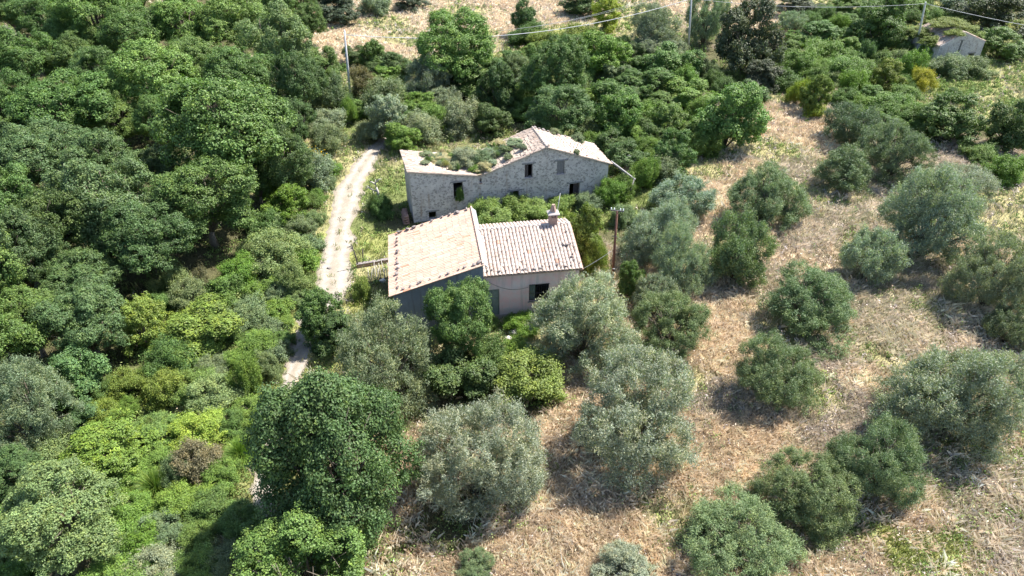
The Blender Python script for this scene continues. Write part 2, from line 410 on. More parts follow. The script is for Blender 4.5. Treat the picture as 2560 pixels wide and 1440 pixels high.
tm, nt, b = new_mat("pale_gravel"); co = objco(nt)
n1 = noise(nt, 1.1, 8, .75, co); n2 = noise(nt, 14, 6, .75, co)
at = N(nt, "ShaderNodeAttribute", attribute_name="tint"); n3 = noise(nt, 45, 3, .6, co)
cc = mixc(nt, ramp(nt, n1.outputs[0], [(.38, 0), (.62, 1)]), (.27, .24, .21), (.36, .335, .305))
cc = mixc(nt, ramp(nt, n2.outputs[0], [(.36, .45), (.56, 0)]), cc, (.21, .175, .135))
cc = mixc(nt, ramp(nt, n3.outputs[0], [(.58, 0), (.7, .6)]), cc, (.38, .36, .335))
cc = mixc(nt, 1.0, cc, at.outputs["Color"], 'MULTIPLY')
nt.links.new(cc, b.inputs["Base Color"]); b.inputs["Roughness"].default_value = 1; b.inputs["Specular IOR Level"].default_value = .05
bump(nt, b, n2.outputs[0], .7, .06)
tag(obj("track", np_mesh("track", np.array(V), Fq, smooth=True, attr=np.array(TC)), tm), None, None, None, 'structure')

# ------------------------------------------------------------------ grass, weeds and flowers that nobody could count
def scatter(n, rng, y0=19, y1=165, power=1.0):
    """ground points thinning with distance"""
    u = rng.random(n) ** power
    Y = y0 + (y1 - y0) * u
    hw = (Y * _c + CAM_H * _s) / FPX * 1280 * 1.06 + 1.5
    X = (rng.random(n) * 2 - 1) * hw
    return X, Y
def pick_kind(W, rng):
    W = W ** .85; c = np.cumsum(W / W.sum(1, keepdims=True), 1)
    return (rng.random(len(W))[:, None] > c).sum(1).clip(0, 5)

def patchy(X, Y, s, seed):
    r = np.random.default_rng(seed); v = np.zeros(len(X))
    for k in range(5):
        a = r.random(3) * 6.28; f = s * 1.7 ** k
        v += np.sin(X * f * math.cos(a[0]) + Y * f * math.sin(a[0]) + a[1] + 1.5 * np.sin(X * f * .6 * math.sin(a[2]) - Y * f * .6 * math.cos(a[2]))) * .8 ** k
    return v / 2.2

def grass(name, n_tuft, per, seed, kinds, hscale=1.0, label=None):
    rng = np.random.default_rng(seed)
    X, Y = scatter(n_tuft, rng, power=1.45)
    W = ground_weights(X, Y)
    k = pick_kind(W, rng)
    td = track_dist(X, Y)
    strip = (td < .20) & (rng.random(len(X)) < np.clip(patchy(X, Y, .3, 99) * .4 + .02, .01, .4))
    keep = np.isin(k, kinds) & ~built_over(X, Y) & ((td > .95 + rng.normal(0, .14, len(X))) | strip)
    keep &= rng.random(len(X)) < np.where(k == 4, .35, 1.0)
    X, Y, k = X[keep], Y[keep], k[keep]
    dist = np.sqrt(X ** 2 + Y ** 2 + CAM_H ** 2)
    m = len(X)
    pv = patchy(X, Y, .35, seed + 1) * .6 + patchy(X, Y, 1.6, seed + 5) * .6
    hgt = np.array([.40, .40, .30, .36, .2, .32])[k] * (1 + .5 * pv) * rng.uniform(.7, 1.3, m) * hscale
    hgt = np.maximum(hgt, .1)
    lean_dir = patchy(X, Y, .18, seed + 2) * 3.0 + rng.normal(0, .5, m)
    lean = np.where((k == 0) | (k == 1), 1.0, .5) * rng.uniform(.5, 1.2, m)
    ci = rng.integers(0, 5, m)
    base = (BLADE[k, ci] * .55 + BLADE[k, ((patchy(X, Y, .12, seed + 9) * 1.6 + 2.5 + rng.normal(0, .5, m)).astype(int)).clip(0, 4)] * .45) * (1 + .24 * pv[:, None] + .10 * rng.normal(0, 1, (m, 1)))
    base = base.clip(.02, .85)
    # blades
    rep = lambda a: np.repeat(a, per, axis=0)
    t = m * per
    bx = rep(X) + rng.normal(0, .16, t); by = rep(Y) + rng.normal(0, .16, t)
    h = rep(hgt) * rng.uniform(.5, 1.15, t); wdt = (.008 + .00026 * rep(dist)) * rng.uniform(.6, 1.3, t)
    az = rep(lean_dir) + rng.normal(0, 1.5, t); ln = rep(lean) * rng.uniform(.3, 1.2, t) * h
    face = rng.random(t) * math.pi
    p0 = np.stack([bx - np.cos(face) * wdt, by - np.sin(face) * wdt, np.full(t, -.02)], -1)
    p1 = np.stack([bx + np.cos(face) * wdt, by + np.sin(face) * wdt, np.full(t, -.02)], -1)
    mx = bx + np.cos(az) * ln * .35; my = by + np.sin(az) * ln * .35
    p2 = np.stack([mx + np.cos(face) * wdt * .9, my + np.sin(face) * wdt * .9, h * .7], -1)
    p3 = np.stack([bx + np.cos(az) * ln, by + np.sin(az) * ln, h], -1)
    Vv = np.stack([p0, p1, p2, p3], 1).reshape(-1, 3)
    Fc = np.arange(t * 4).reshape(-1, 4)
    cc = rep(base) * rng.uniform(.84, 1.16, (t, 1))
    cc = np.repeat(cc, 4, axis=0)
    return obj(name, np_mesh(name, Vv, Fc, attr=cc.clip(.01, .9)), M['grass'])
tag(grass("dry_grass", 210000, 9, 11, [0, 1]), "straw coloured dry grass covering the olive grove and the field above it", "grass", None, 'stuff')
tag(grass("green_grass", 75000, 9, 12, [2, 3, 4, 5]), "green grass and weeds along the track and around the houses", "grass", None, 'stuff')

def weeds(name, n, per, seed, size, kinds, cols, prob, hz):
    """low leafy clumps"""
    rng = np.random.default_rng(seed)
    X, Y = scatter(n, rng, power=1.35)
    W = ground_weights(X, Y); k = pick_kind(W, rng); td = track_dist(X, Y)
    pv = patchy(X, Y, .5, seed + 3)
    keep = np.isin(k, kinds) & ~built_over(X, Y) & (td > 1.15) & (rng.random(len(X)) < prob[k] * (1 + pv))
    X, Y, k, pv = X[keep], Y[keep], k[keep], pv[keep]; m = len(X)
    rad = rng.uniform(.6, 1.3, m) * size; h = rng.uniform(.5, 1.4, m) * hz
    base = np.array(cols)[rng.integers(0, len(cols), m)] * rng.uniform(.75, 1.25, (m, 1))
    rep = lambda a: np.repeat(a, per, axis=0); t = m * per
    d = rng.normal(0, 1, (t, 3)); d[:, 2] = np.abs(d[:, 2]); d /= np.linalg.norm(d, axis=1)[:, None]
    rr_ = rng.random((t, 1)) ** .4
    pos = np.stack([rep(X), rep(Y), rep(X) * 0], -1) + d * rr_ * np.stack([rep(rad), rep(rad), rep(h)], -1)
    nrm = d + rng.normal(0, .6, (t, 3)); nrm /= np.linalg.norm(nrm, axis=1)[:, None]
    tg = np.cross(nrm, rng.normal(0, 1, (t, 3))); tg /= np.linalg.norm(tg, axis=1)[:, None]; bt = np.cross(nrm, tg)
    dist = np.sqrt(pos[:, 0] ** 2 + pos[:, 1] ** 2 + CAM_H ** 2)[:, None]
    l = (.025 + .0008 * dist) * rng.uniform(.6, 1.3, (t, 1)); w = l * .6
    Vv = np.stack([pos - tg * l, pos + bt * w, pos + tg * l, pos - bt * w], 1).reshape(-1, 3)
    cc = np.repeat(rep(base) * rng.uniform(.7, 1.35, (t, 1)), 4, axis=0)
    return obj(name, np_mesh(name, Vv, np.arange(t * 4).reshape(-1, 4), attr=cc.clip(.01, .9)), M['grass'])
tag(weeds("undergrowth", 34000, 26, 21, .42, [2, 3, 4, 5], [(.13, .21, .05), (.19, .27, .07), (.25, .31, .09), (.15, .23, .07), (.24, .28, .11)],
          np.array([.06, .10, .95, .6, .5, .6]), .6), "low leafy green undergrowth filling the gaps between shrubs", "undergrowth", None, 'stuff')
tag(weeds("thistle_weeds", 34000, 14, 22, .30, [0, 1, 3, 5], [(.50, .44, .40), (.43, .38, .38), (.54, .46, .37), (.30, .32, .19), (.52, .41, .29), (.22, .26, .12)],
          np.array([.50, .85, 0, .15, 0, .35]), .55), "dried grey lilac thistles and weeds standing among the straw", "weeds", None, 'stuff')

# ------------------------------------------------------------------ buildings
def wall(top, openings, thick, zbot=-.3, rough=0.0):
    """upright wall in the plane y=0..thick: top = [(x, z) ...], openings = [(x0, x1, z0, z1)]; real holes with jambs"""
    mb = MB(); xs = sorted(set([p[0] for p in top] + [o[0] for o in openings] + [o[1] for o in openings]))
    tz = lambda x: float(np.interp(x, [p[0] for p in top], [p[1] for p in top]))
    for a, b in zip(xs[:-1], xs[1:]):
        if b - a < 1e-5: continue
        lv = [zbot]
        for o in sorted([o for o in openings if o[0] <= a + 1e-6 and o[1] >= b - 1e-6], key=lambda o: o[2]): lv += [o[2], o[3]]
        lv.append(None)
        for z0, z1 in zip(lv[::2], lv[1::2]):
            za, zb = (z1, z1) if z1 is not None else (tz(a), tz(b))
            if za - z0 < 1e-4: continue
            mb.add([(a, 0, z0), (b, 0, z0), (b, 0, zb), (a, 0, za)], [(0, 1, 2, 3)])
            mb.add([(a, thick, z0), (b, thick, z0), (b, thick, zb), (a, thick, za)], [(3, 2, 1, 0)])
        mb.add([(a, 0, tz(a)), (b, 0, tz(b)), (b, thick, tz(b)), (a, thick, tz(a))], [(0, 1, 2, 3)])
    for x, fl in ((xs[0], 1), (xs[-1], 0)):
        q = [(x, 0, zbot), (x, 0, tz(x)), (x, thick, tz(x)), (x, thick, zbot)]; mb.add(q, [(0, 1, 2, 3) if fl else (3, 2, 1, 0)])
    for x0, x1, z0, z1 in openings:
        mb.add([(x0, 0, z0), (x1, 0, z0), (x1, thick, z0), (x0, thick, z0)], [(0, 1, 2, 3)])
        mb.add([(x0, 0, z1), (x1, 0, z1), (x1, thick, z1), (x0, thick, z1)], [(3, 2, 1, 0)])
        mb.add([(x0, 0, z0), (x0, thick, z0), (x0, thick, z1), (x0, 0, z1)], [(0, 1, 2, 3)])
        mb.add([(x1, 0, z0), (x1, 0, z1), (x1, thick, z1), (x1, thick, z0)], [(0, 1, 2, 3)])
    return mb

def tiles(name, parent, o, eave, up, ulen, vlen, colw, rowl, palette, seed, rise=.075, jit=.012, skip=0.0, drop=.0, sag=0.0, rot=.03, lift=.028):
    """barrel tiles in columns running down the slope from the ridge; o = eave corner, eave = unit vector along it, up = unit vector up the slope"""
    rng = np.random.default_rng(seed)
    eave, up = np.array(eave, float), np.array(up, float); nrm = np.cross(eave, up)
    nc, nr = int(round(ulen / colw)), int(math.ceil(vlen / rowl))
    Vs, Fs, Cs = [], [], []; base = 0; K = 6
    pal = np.array(palette)
    tint_col = rng.normal(0, .03, nc)
    for c in range(nc):
        off_col = rng.normal(0, rowl * .10)
        for r in range(nr + 1):
            if rng.random() < skip: continue
            u0 = (c + .5) * colw + rng.normal(0, jit); v0 = r * rowl + off_col * (r > 0) + rng.normal(0, jit * 1.5)
            v1 = v0 + rowl * 1.18
            if v0 > vlen - .05: continue
            v1 = min(v1, vlen + .04)
            slip = rng.random() < drop
            if slip: v0 -= rng.uniform(.05, .2); u0 += rng.normal(0, .03)
            a = rng.normal(0, rot * (4 if slip else 1))
            w0, w1 = colw * .49, colw * .44
            lift0, lift1 = lift + rng.normal(0, jit * .4), .006
            cc = (pal.mean(0) * .55 + pal[rng.integers(len(pal))] * .45) * (1 + rng.normal(0, .04) + tint_col[c])
            if rng.random() < .025: cc = cc * np.array([.88, .66, .56])
            for (v, w, lf) in ((v0, w0, lift0), (v1, w1, lift1)):
                for k in range(K):
                    t = math.pi * k / (K - 1)
                    uu = u0 - math.cos(t) * w + (v - v0) * a; hh = math.sin(t) * rise + lf
                    sg = -sag * math.sin(math.pi * min(max(uu / ulen, 0), 1)) * math.sin(math.pi * min(max(v / vlen, 0), 1))
                    Vs.append(o + eave * uu + up * v + nrm * (hh + sg)); Cs.append(cc)
            for k in range(K - 1): Fs.append((base + k, base + k + 1, base + K + k + 1, base + K + k))
            # thickness of the lower lip
            for k in range(K):
                t = math.pi * k / (K - 1); uu = u0 - math.cos(t) * w0 * .84; hh = math.sin(t) * rise * .76 + lift0 - .004
                Vs.append(o + eave * uu + up * (v0 + .004) + nrm * hh); Cs.append(cc * .9)
            for k in range(K - 1): Fs.append((base + k + 1, base + k, base + 2 * K + k, base + 2 * K + k + 1))
            base += 3 * K
    me = np_mesh(name, np.array(Vs), np.array(Fs), attr=np.array(Cs).clip(.02, .85))
    return obj(name, me, M['tile'], parent)

M['pan'] = noisy("pan_tiles", (.36, .24, .19), (.46, .33, .27), 6, .9, .3, (.25, .2, .17))
M['old_pan'] = noisy("old_pan_tiles", (.33, .27, .22), (.44, .37, .31), 5, .95, .4, (.2, .18, .13))
CREAM = [(.40, .33, .285), (.43, .37, .33), (.37, .29, .25), (.40, .34, .30), (.45, .40, .37), (.37, .26, .21)]
PEACH = [(.48, .32, .24), (.53, .37, .29), (.44, .28, .21), (.50, .34, .26), (.47, .31, .24), (.55, .41, .33)]
OLD = [(.36, .29, .25), (.42, .35, .30), (.29, .23, .19), (.46, .39, .34), (.24, .19, .16), (.37, .27, .21)]

def slab(name, quad, t, mat, parent):
    q = [Vector(p) for p in quad]; n = (q[1] - q[0]).cross(q[3] - q[0]).normalized()
    mb = MB(); mb.add(q + [p - n * t for p in q], [(0, 1, 2, 3), (7, 6, 5, 4), (0, 4, 5, 1), (1, 5, 6, 2), (2, 6, 7, 3), (3, 7, 4, 0)])
    return mb.build(name, mat, parent)

def roof_slope(name, parent, a, b, ridge_a, mat, **kw):
    """slope with eave corner a -> b and ridge above a; deck plus tiles as a sub-part"""
    a, b, ra = Vector(a), Vector(b), Vector(ridge_a)
    e = (b - a); ul = e.length; e.normalize(); up = ra - a; vl = up.length; up.normalize()
    d = slab(name, [a, b, b + up * vl, ra], .10, mat, parent)
    tiles("tiles", d, np.array(a), e, up, ul, vl, **kw)
    return d, e, up, e.cross(up)

# --- old stone farmhouse
farm = empty("stone_farmhouse", FARM_O, FARM_A)
tag(farm, "abandoned farmhouse of grey rubble stone with weeds growing over its sagging tiled roofs", "farmhouse")
FT = [(0, 5.15), (6.42, 3.92), (12.75, 6.05), (19.05, 3.62)]
ops = [(3.89, 4.78, 2.02, 3.60), (1.45, 2.15, .10, .92), (9.26, 10.15, .35, 2.02), (10.68, 11.46, 3.22, 4.62), (13.84, 14.6, 3.2, 4.56), (15.18, 16.25, -.1, 2.06), (6.36, 6.56, 3.30, 3.74)]
wall(FT, ops, .5).build("front_wall", M['stone_wall'], farm)
FD = 4.5
wall(FT, [], .45).build("rear_wall", M['stone_wall'], farm, (0, FD - .45, 0))
def side(name, x, z, par=farm, y0=.5, y1=FD - .45, t=.5, mat='stone_wall'):
    return MB().box(x, x + t, y0, y1, -.3, z).build(name, M[mat], par)
side("side_wall", 0, 5.02); side("side_wall", 18.55, 3.70); side("party_wall", 6.2, 3.75)
MB().box(.5, 18.5, .5, FD - .45, 2.42, 2.55).build("upper_floor", M['dark_room'], farm)
ov = .16
def zt(x): return float(np.interp(x, [p[0] for p in FT], [p[1] for p in FT])) + .12
kw = dict(colw=.23, rowl=.38, palette=OLD, jit=.03, drop=.05, skip=.02, rot=.05)
def farm_slope(xa, xb, seed, **extra):
    """slope between wall positions xa (low) and xb (high)"""
    za, zb = zt(xa), zt(xb)
    if xa < xb: a, b, r = (xa, FD + ov, za), (xa, -ov, za), (xb, FD + ov, zb)
    else: a, b, r = (xa, -ov, za), (xa, FD + ov, za), (xb, -ov, zb)
    return roof_slope("roof", farm, a, b, r, M['old_pan'], seed=seed, **{**kw, **extra})
farm_slope(6.46, -.22, 41, sag=.12)
farm_slope(6.50, 12.75, 42, sag=.18)
farm_slope(19.25, 12.78, 43, sag=.12, palette=[tuple(x * 1.12 for x in c) for c in OLD])
mb = MB()
rr_ = random.Random(4)
y = -ov
while y < FD + ov - .1:
    mb.tube([(12.76 + rr_.uniform(-.03, .03), y, zt(12.75) + .055), (12.76, min(y + .44, FD + ov), zt(12.75) + .035)], [.13, .11], 10); y += .38
mb.build("ridge_tiles", noisy("ridge_clay", (.36, .30, .26), (.46, .39, .34), 6, .9, .3), farm)
# valley gutter filled with earth
slab("valley_fill", [(6.1, FD + .2, zt(6.1) + .06), (6.1, -ov, zt(6.1) + .06), (6.9, -ov, zt(6.9) + .06), (6.9, FD + .2, zt(6.9) + .06)], .05, noisy("earth_fill", (.20, .16, .11), (.30, .24, .16), 4, 1, .5), farm)
def opening_trim(par, x0, x1, z0, z1, lintel='grey_wood', sill=True, inset=.3):
    if lintel: MB().box(x0 - .28, x1 + .3, -.035, .16, z1 + .003, z1 + .15).build("lintel", M[lintel], par)
    if sill: MB().box(x0 - .08, x1 + .08, -.06, .2, z0 - .09, z0 - .003).build("sill", M['chim_slab'], par)
def boards(name, par, x0, x1, z0, z1, mat, y=.22, n=4, gaps=.012):
    mb = MB(); w = (x1 - x0) / n; r = random.Random(n + int(z0 * 10))
    for k in range(n):
        mb.box(x0 + k * w + gaps, x0 + (k + 1) * w - gaps, y + r.uniform(0, .012), y + .04, z0 + .01, z1 - r.uniform(0, .03))
    for z in (z0 + (z1 - z0) * .2, z0 + (z1 - z0) * .78): mb.box(x0 + .02, x1 - .02, y + .041, y + .07, z - .05, z + .05)
    return mb.build(name, M[mat], par)
for i, (x0, x1, z0, z1) in enumerate(ops):
    if i == 6: continue
    opening_trim(farm, x0, x1, z0, z1, sill=i in (3, 4))
    if i == 3:
        w = MB().box(x0, x0 + .06, .18, .26, z0, z1).box(x1 - .06, x1, .18, .26, z0, z1).box(x0 + .06, x1 - .06, .18, .26, z1 - .06, z1).build("window_frame", M['dark_wood'], farm)
        boards("shutter", w, x0 + .07, x0 + .4, z0, z1 - .07, 'dark_wood', .2, 2)
    if i == 4:
        w = MB().box(x0, x0 + .05, .10, .2, z0, z1).box(x1 - .05, x1, .10, .2, z0, z1).box(x0 + .05, x1 - .05, .10, .2, z1 - .05, z1).build("window_frame", M['grey_wood'], farm)
        boards("shutter", w, x0 + .06, x1 - .06, z0, z1 - .06, 'grey_wood', .12, 4)
    if i == 5:
        d = boards("door", farm, x0 + .5, x1 - .04, z0, z1 - .05, 'dark_wood', .3, 3)
    if i == 2: boards("door", farm, x0 + .04, x0 + .42, z0, z1 - .1, 'grey_wood', .32, 2)
# iron shackle and worn drain under the valley
MB().box(6.33, 6.60, -.12, .1, 3.22, 3.29).build("drain_spout", M['brick'], farm)

# --- pink cottage with the taller grey wing
cot = empty("cottage", COT_O, COT_A)
tag(cot, "pink plastered cottage with a taller grey wing and sunlit clay tile roofs", "cottage")
EH, RH, RY = 4.22, 5.42, 4.3
cops = [(.10, 1.22, -.05, 2.86), (3.46, 4.98, 1.50, 3.02)]
wall([(0, EH), (7.2, EH)], cops, .35).build("front_wall", M['pink'], cot)
gable = [(0, EH), (RY, RH - .12), (5.7, RH - .5)]
mb = wall(gable, [], .3); me = mb.mesh("side_wall")
me.transform(Matrix.Translation((7.2, 0, 0)) @ Matrix.Rotation(R(90), 4, 'Z') @ Matrix.Translation((.35, 0, 0))); 
sw = obj("side_wall", me, M['pink'], cot)
wall([(0, 4.8), (6.9, 4.8)], [], .3).build("rear_wall", M['pink'], cot, (0, 5.4, 0))
MB().box(0, 3.4, -.025, 0, -.3, .52).box(3.4, 7.2, -.025, 0, -.3, .52).build("plinth", M['plinth'], cot)
MB().box(0.02, 7.3, -.16, 0, EH - .13, EH + .02).build("cornice", noisy("pale_cornice", (.50, .46, .45), (.40, .36, .35), 2, .9, .2), cot)
MB().box(.3, 6.9, .35, 5.4, .0, .06).build("floor", M['dark_room'], cot)
MB().box(.3, 6.9, 3.2, 3.35, .06, 4.2).build("partition_wall", M['dark_room'], cot)
roof_slope("roof", cot, (.02, -.36, EH + .06), (7.42, -.36, EH + .06), (.02, RY, RH + .04), M['pan'], colw=.272, rowl=.385, palette=CREAM, seed=7, lift=.03, rise=.115, jit=.008, drop=.03, rot=.02)
roof_slope("roof", cot, (7.42, 5.95, RH - .52), (.02, 5.95, RH - .52), (7.42, RY + .02, RH + .04), M['pan'], colw=.272, rowl=.385, palette=CREAM, seed=8, lift=.03, rise=.115, jit=.008, drop=.03, rot=.02)
mb = MB(); x = 0.1
while x < 7.3:
    mb.tube([(x, RY + rr_.uniform(-.015, .015), RH + .10), (x + .40, RY, RH + .085)], [.125, .11], 10); x += .36
mb.build("ridge_tiles", noisy("ridge_mortar_clay", (.38, .33, .30), (.46, .40, .36), 7, .9, .3), cot)
# double door
dd = MB().box(.10, .15, .10, .2, 0, 2.86).box(1.17, 1.22, .10, .2, 0, 2.86).box(.15, 1.17, .10, .2, 2.80, 2.86).build("door_frame", M['green_door'], cot)
for x0, x1 in ((.155, .655), (.665, 1.165)):
    lf = MB().box(x0, x1, .14, .18, .02, 2.79).build("door", M['green_door'], cot)
    mb = MB()
    for z0, z1 in ((.15, .85), (.95, 1.95), (2.05, 2.68)):
        mb.box(x0 + .06, x1 - .06, .115, .138, z0, z1).box(x0 + .13, x1 - .13, .10, .114, z0 + .09, z1 - .09)
    mb.build("door_panels", M['green_door'], lf)
MB().tube([(.62, .09, 1.35), (.62, .05, 1.38), (.62, .05, 1.5), (.62, .09, 1.53)], .014, 6).build("handle", M['iron'], lf)
# barred window with an open shutter inside
x0, x1, z0, z1 = cops[1]
wf = MB().box(x0, x0 + .06, .12, .2, z0, z1).box(x1 - .06, x1, .12, .2, z0, z1).box(x0 + .06, x1 - .06, .12, .2, z1 - .06, z1).box(x0 + .06, x1 - .06, .12, .2, z0, z0 + .05).build("window_frame", M['iron'], cot)
MB().box(x0 + .07, x0 + .5, .205, .22, z0 + .06, z1 - .07).build("pane", noisy("dusty_glass", (.10, .15, .16), (.14, .2, .2), 3, .25, 0, spec=.5), wf)
mb = MB()
for k in range(9): mb.tube([(x0 + .06 + (x1 - x0 - .12) * k / 8, -.05, z0 + .02), (x0 + .06 + (x1 - x0 - .12) * k / 8, -.05, z1 + .06)], .012, 5)
for z in (z0 + .05, (z0 + z1) / 2, z1 + .02): mb.bar((x0 - .02, -.055, z), (x1 + .02, -.055, z), .03, .02)
mb.build("window_bars", M['iron'], cot)
MB().box(x0 - .1, x1 + .1, -.08, .1, z0 - .09, z0 - .004).build("sill", M['plinth'], cot)
# chimney
CX, CY = 6.02, 4.42
ch = MB().box(CX - .31, CX + .31, CY - .25, CY + .27, RH - .4, RH + .72).build("chimney", M['brick'], cot)
mb = MB()
for dx in (-.24, .24):
    for dy in (-.18, .20): mb.box(CX + dx - .07, CX + dx + .07, CY + dy - .07, CY + dy + .07, RH + .722, RH + .98)
mb.box(CX - .08, CX + .08, CY - .2, CY + .2, RH + .722, RH + .98)
mb.build("chimney_piers", M['brick'], ch)
sl = MB(); sl.add([(CX - .45, CY - .38, RH + .985), (CX + .45, CY - .38, RH + .985), (CX + .45, CY + .40, RH + .985), (CX - .45, CY + .40, RH + .985),
                   (CX - .45, CY - .38, RH + 1.05), (CX + .45, CY - .38, RH + 1.05), (CX + .45, CY + .40, RH + 1.05), (CX - .45, CY + .40, RH + 1.05),
                   (CX - .24, CY - .2, RH + 1.2), (CX + .24, CY - .2, RH + 1.2), (CX + .24, CY + .22, RH + 1.2), (CX - .24, CY + .22, RH + 1.2)],
                  [(3, 2, 1, 0), (0, 1, 5, 4), (1, 2, 6, 5), (2, 3, 7, 6), (3, 0, 4, 7), (4, 5, 9, 8), (5, 6, 10, 9), (6, 7, 11, 10), (7, 4, 8, 11), (8, 9, 10, 11)])
sl.build("chimney_slab", M['chim_slab'], ch)
mb = MB()
for k in range(4):
    t = math.pi / 2 * k + .785
    mb.bar((CX + math.cos(t) * .22, CY + math.sin(t) * .2, RH + 1.18), (CX + math.cos(t) * .07, CY + math.sin(t) * .07, RH + 1.72), .20, .06, (math.cos(t), math.sin(t), 0))
mb.box(CX - .1, CX + .1, CY - .1, CY + .1, RH + 1.70, RH + 1.76)
mb.build("chimney_cowl", M['brick'], ch)

# wing: walls, one-way roof, cement flashing
WY0, WY1, WH0, WH1 = -.66, 7.45, 3.68, 5.62
wt = [(-6.5, WH0), (0, WH1)]
wall(wt, [], .3).build("wing_front_wall", M['grey_render'], cot, (0, WY0, 0))
wall(wt, [], .3).build("wing_rear_wall", M['grey_render'], cot, (0, WY1 - .3, 0))
MB().box(-6.5, -6.2, WY0 + .3, WY1 - .3, -.3, WH0 + .05).build("wing_side_wall", M['brick'], cot)
MB().box(-.3, -.003, WY0 + .3, WY1 - .3, -.3, WH1 - .02).build("wing_side_wall", M['grey_render'], cot)
sl_ = (WH1 - WH0) / 6.5
zW = lambda x: WH1 + .06 + sl_ * x
roof_slope("wing_roof", cot, (-6.78, WY1 + .2, zW(-6.78)), (-6.78, WY0 - .2, zW(-6.78)), (.02, WY1 + .2, zW(.02)), M['pan'], colw=.21, rowl=.54, palette=PEACH, seed=9, lift=.022, rise=.034, jit=.006, drop=.02, rot=.008)
q = [(.03, WY0 - .16, zW(0) + .05), (.34, WY0 - .16, zW(0) - .26), (.34, WY1 + .1, zW(0) - .26), (.03, WY1 + .1, zW(0) + .05)]
slab("flashing", q, .05, M['flashing'], cot)
mb = MB(); y = WY0 - .2
while y < WY1 + .15:
    mb.tube([(-.02, y, zW(0) + .06), (-.02, min(y + .3, WY1 + .2), zW(0) + .06)], [.085, .07], 8); y += .26
mb.build("wing_ridge_tiles", noisy("peach_ridge", (.48, .34, .26), (.56, .42, .34), 6, .9, .2), cot)
# the odd heaved tile on the wing
# ------------------------------------------------------------------ stones holding the tiles down
def rock_mesh(name, seed, flat=.6):
    bm = bmesh.new(); bmesh.ops.create_icosphere(bm, subdivisions=2, radius=1); r = random.Random(seed)
    ax = [Vector((r.gauss(0, 1), r.gauss(0, 1), r.gauss(0, 1))).normalized() for _ in range(9)]; cut = [r.uniform(.55, .9) for _ in ax]
    for v in bm.verts:
        for a, c in zip(ax, cut):
            d = v.co.dot(a)
            if d > c: v.co -= a * (d - c)
        v.co *= 1 + r.uniform(-.04, .04); v.co.z *= flat
    me = bpy.data.meshes.new(name); bm.to_mesh(me); bm.free(); return me
ROCKS = [rock_mesh("stone", k) for k in range(4)]
for m_ in ROCKS: m_.materials.append(M['rock'])
PROCK = rock_mesh("pale_stone", 9); PROCK.materials.append(M['pale_rock'])
def stone(frame_o, frame_a, x, y, z, size, label, group, name="roof_stone", me=None):
    o = bpy.data.objects.new(name, me or ROCKS[rr_.randrange(4)]); link(o)
    ca, sa = math.cos(frame_a), math.sin(frame_a)
    o.location = (frame_o[0] + x * ca - y * sa, frame_o[1] + x * sa + y * ca, z)
    size *= rr_.uniform(.6, 1.25)
    o.rotation_euler = (rr_.uniform(-.5, .5), rr_.uniform(-.5, .5), rr_.uniform(0, 6.3)); o.scale = (size * rr_.uniform(.8, 1.5), size * rr_.uniform(.7, 1.1), size * rr_.uniform(.7, 1.1))
    return tag(o, label, "stone", group)
for k in range(19):   # low edge of the wing
    y = WY0 + .1 + (WY1 - WY0 - .3) * k / 18 + rr_.uniform(-.25, .25)
    stone(COT_O, COT_A, -6.12 + rr_.uniform(-.07, .07), y, zW(-6.12) + .13, .13, "grey stone in the row along the low edge of the peach wing roof", "stones along the low edge of the peach roof")
for k in range(11):   # front verge
    x = -5.9 + 5.6 * k / 10 + rr_.uniform(-.3, .3)
    stone(COT_O, COT_A, x, WY0 + .05 + rr_.uniform(-.06, .1), zW(x) + .12, .13, "grey stone on the front verge of the peach roof above the grey wall", "stones on the front verge of the peach roof")
for k in range(12):   # back verge
    x = -6.0 + 5.5 * k / 11 + rr_.uniform(-.28, .28)
    stone(COT_O, COT_A, x, WY1 - .02 + rr_.uniform(-.08, .06), zW(x) + .15, .15, "grey stone on the back verge of the peach roof facing the farmhouse", "stones on the back verge of the peach roof")
zc_ = lambda y: EH + .06 + (RH - EH) / (RY + .3) * (y + .36)
for k in range(17):
    x = .35 + 6.8 * k / 16 + rr_.uniform(-.16, .16); y = -.02 + rr_.uniform(-.12, .14)
    stone(COT_O, COT_A, x, y, zc_(y) + .16, .11, "small brown stone in the row along the cream roof's front eave", "stones along the eave of the cream roof")
for x, y in ((6.75, .75), (6.85, .45), (6.9, 1.0), (6.65, 1.95), (6.95, 2.05), (6.4, 2.0), (6.85, 3.35)):
    stone(COT_O, COT_A, x, y, zc_(y) + .17, .13, "dark stone near the gable end of the cream roof below the chimney", "stones at the gable end of the cream roof")
for k in range(13):
    t = k / 12; x = 6.9 + (18.8 - 6.9) * t + rr_.uniform(-.3, .3)
    stone(FARM_O, FARM_A, x, .05 + rr_.uniform(-.08, .1), zt(x) + .15, .12, "stone lying along the gable edge of the old farmhouse roof", "stones on the farmhouse gable edge")
for k in range(8):
    x = 12.9 + 3.2 * k / 7; stone(FARM_O, FARM_A, x, FD - .05, zt(x) + .16, .17, "larger stone on the rear edge of the farmhouse roof behind the ridge", "stones on the rear edge of the farmhouse roof")

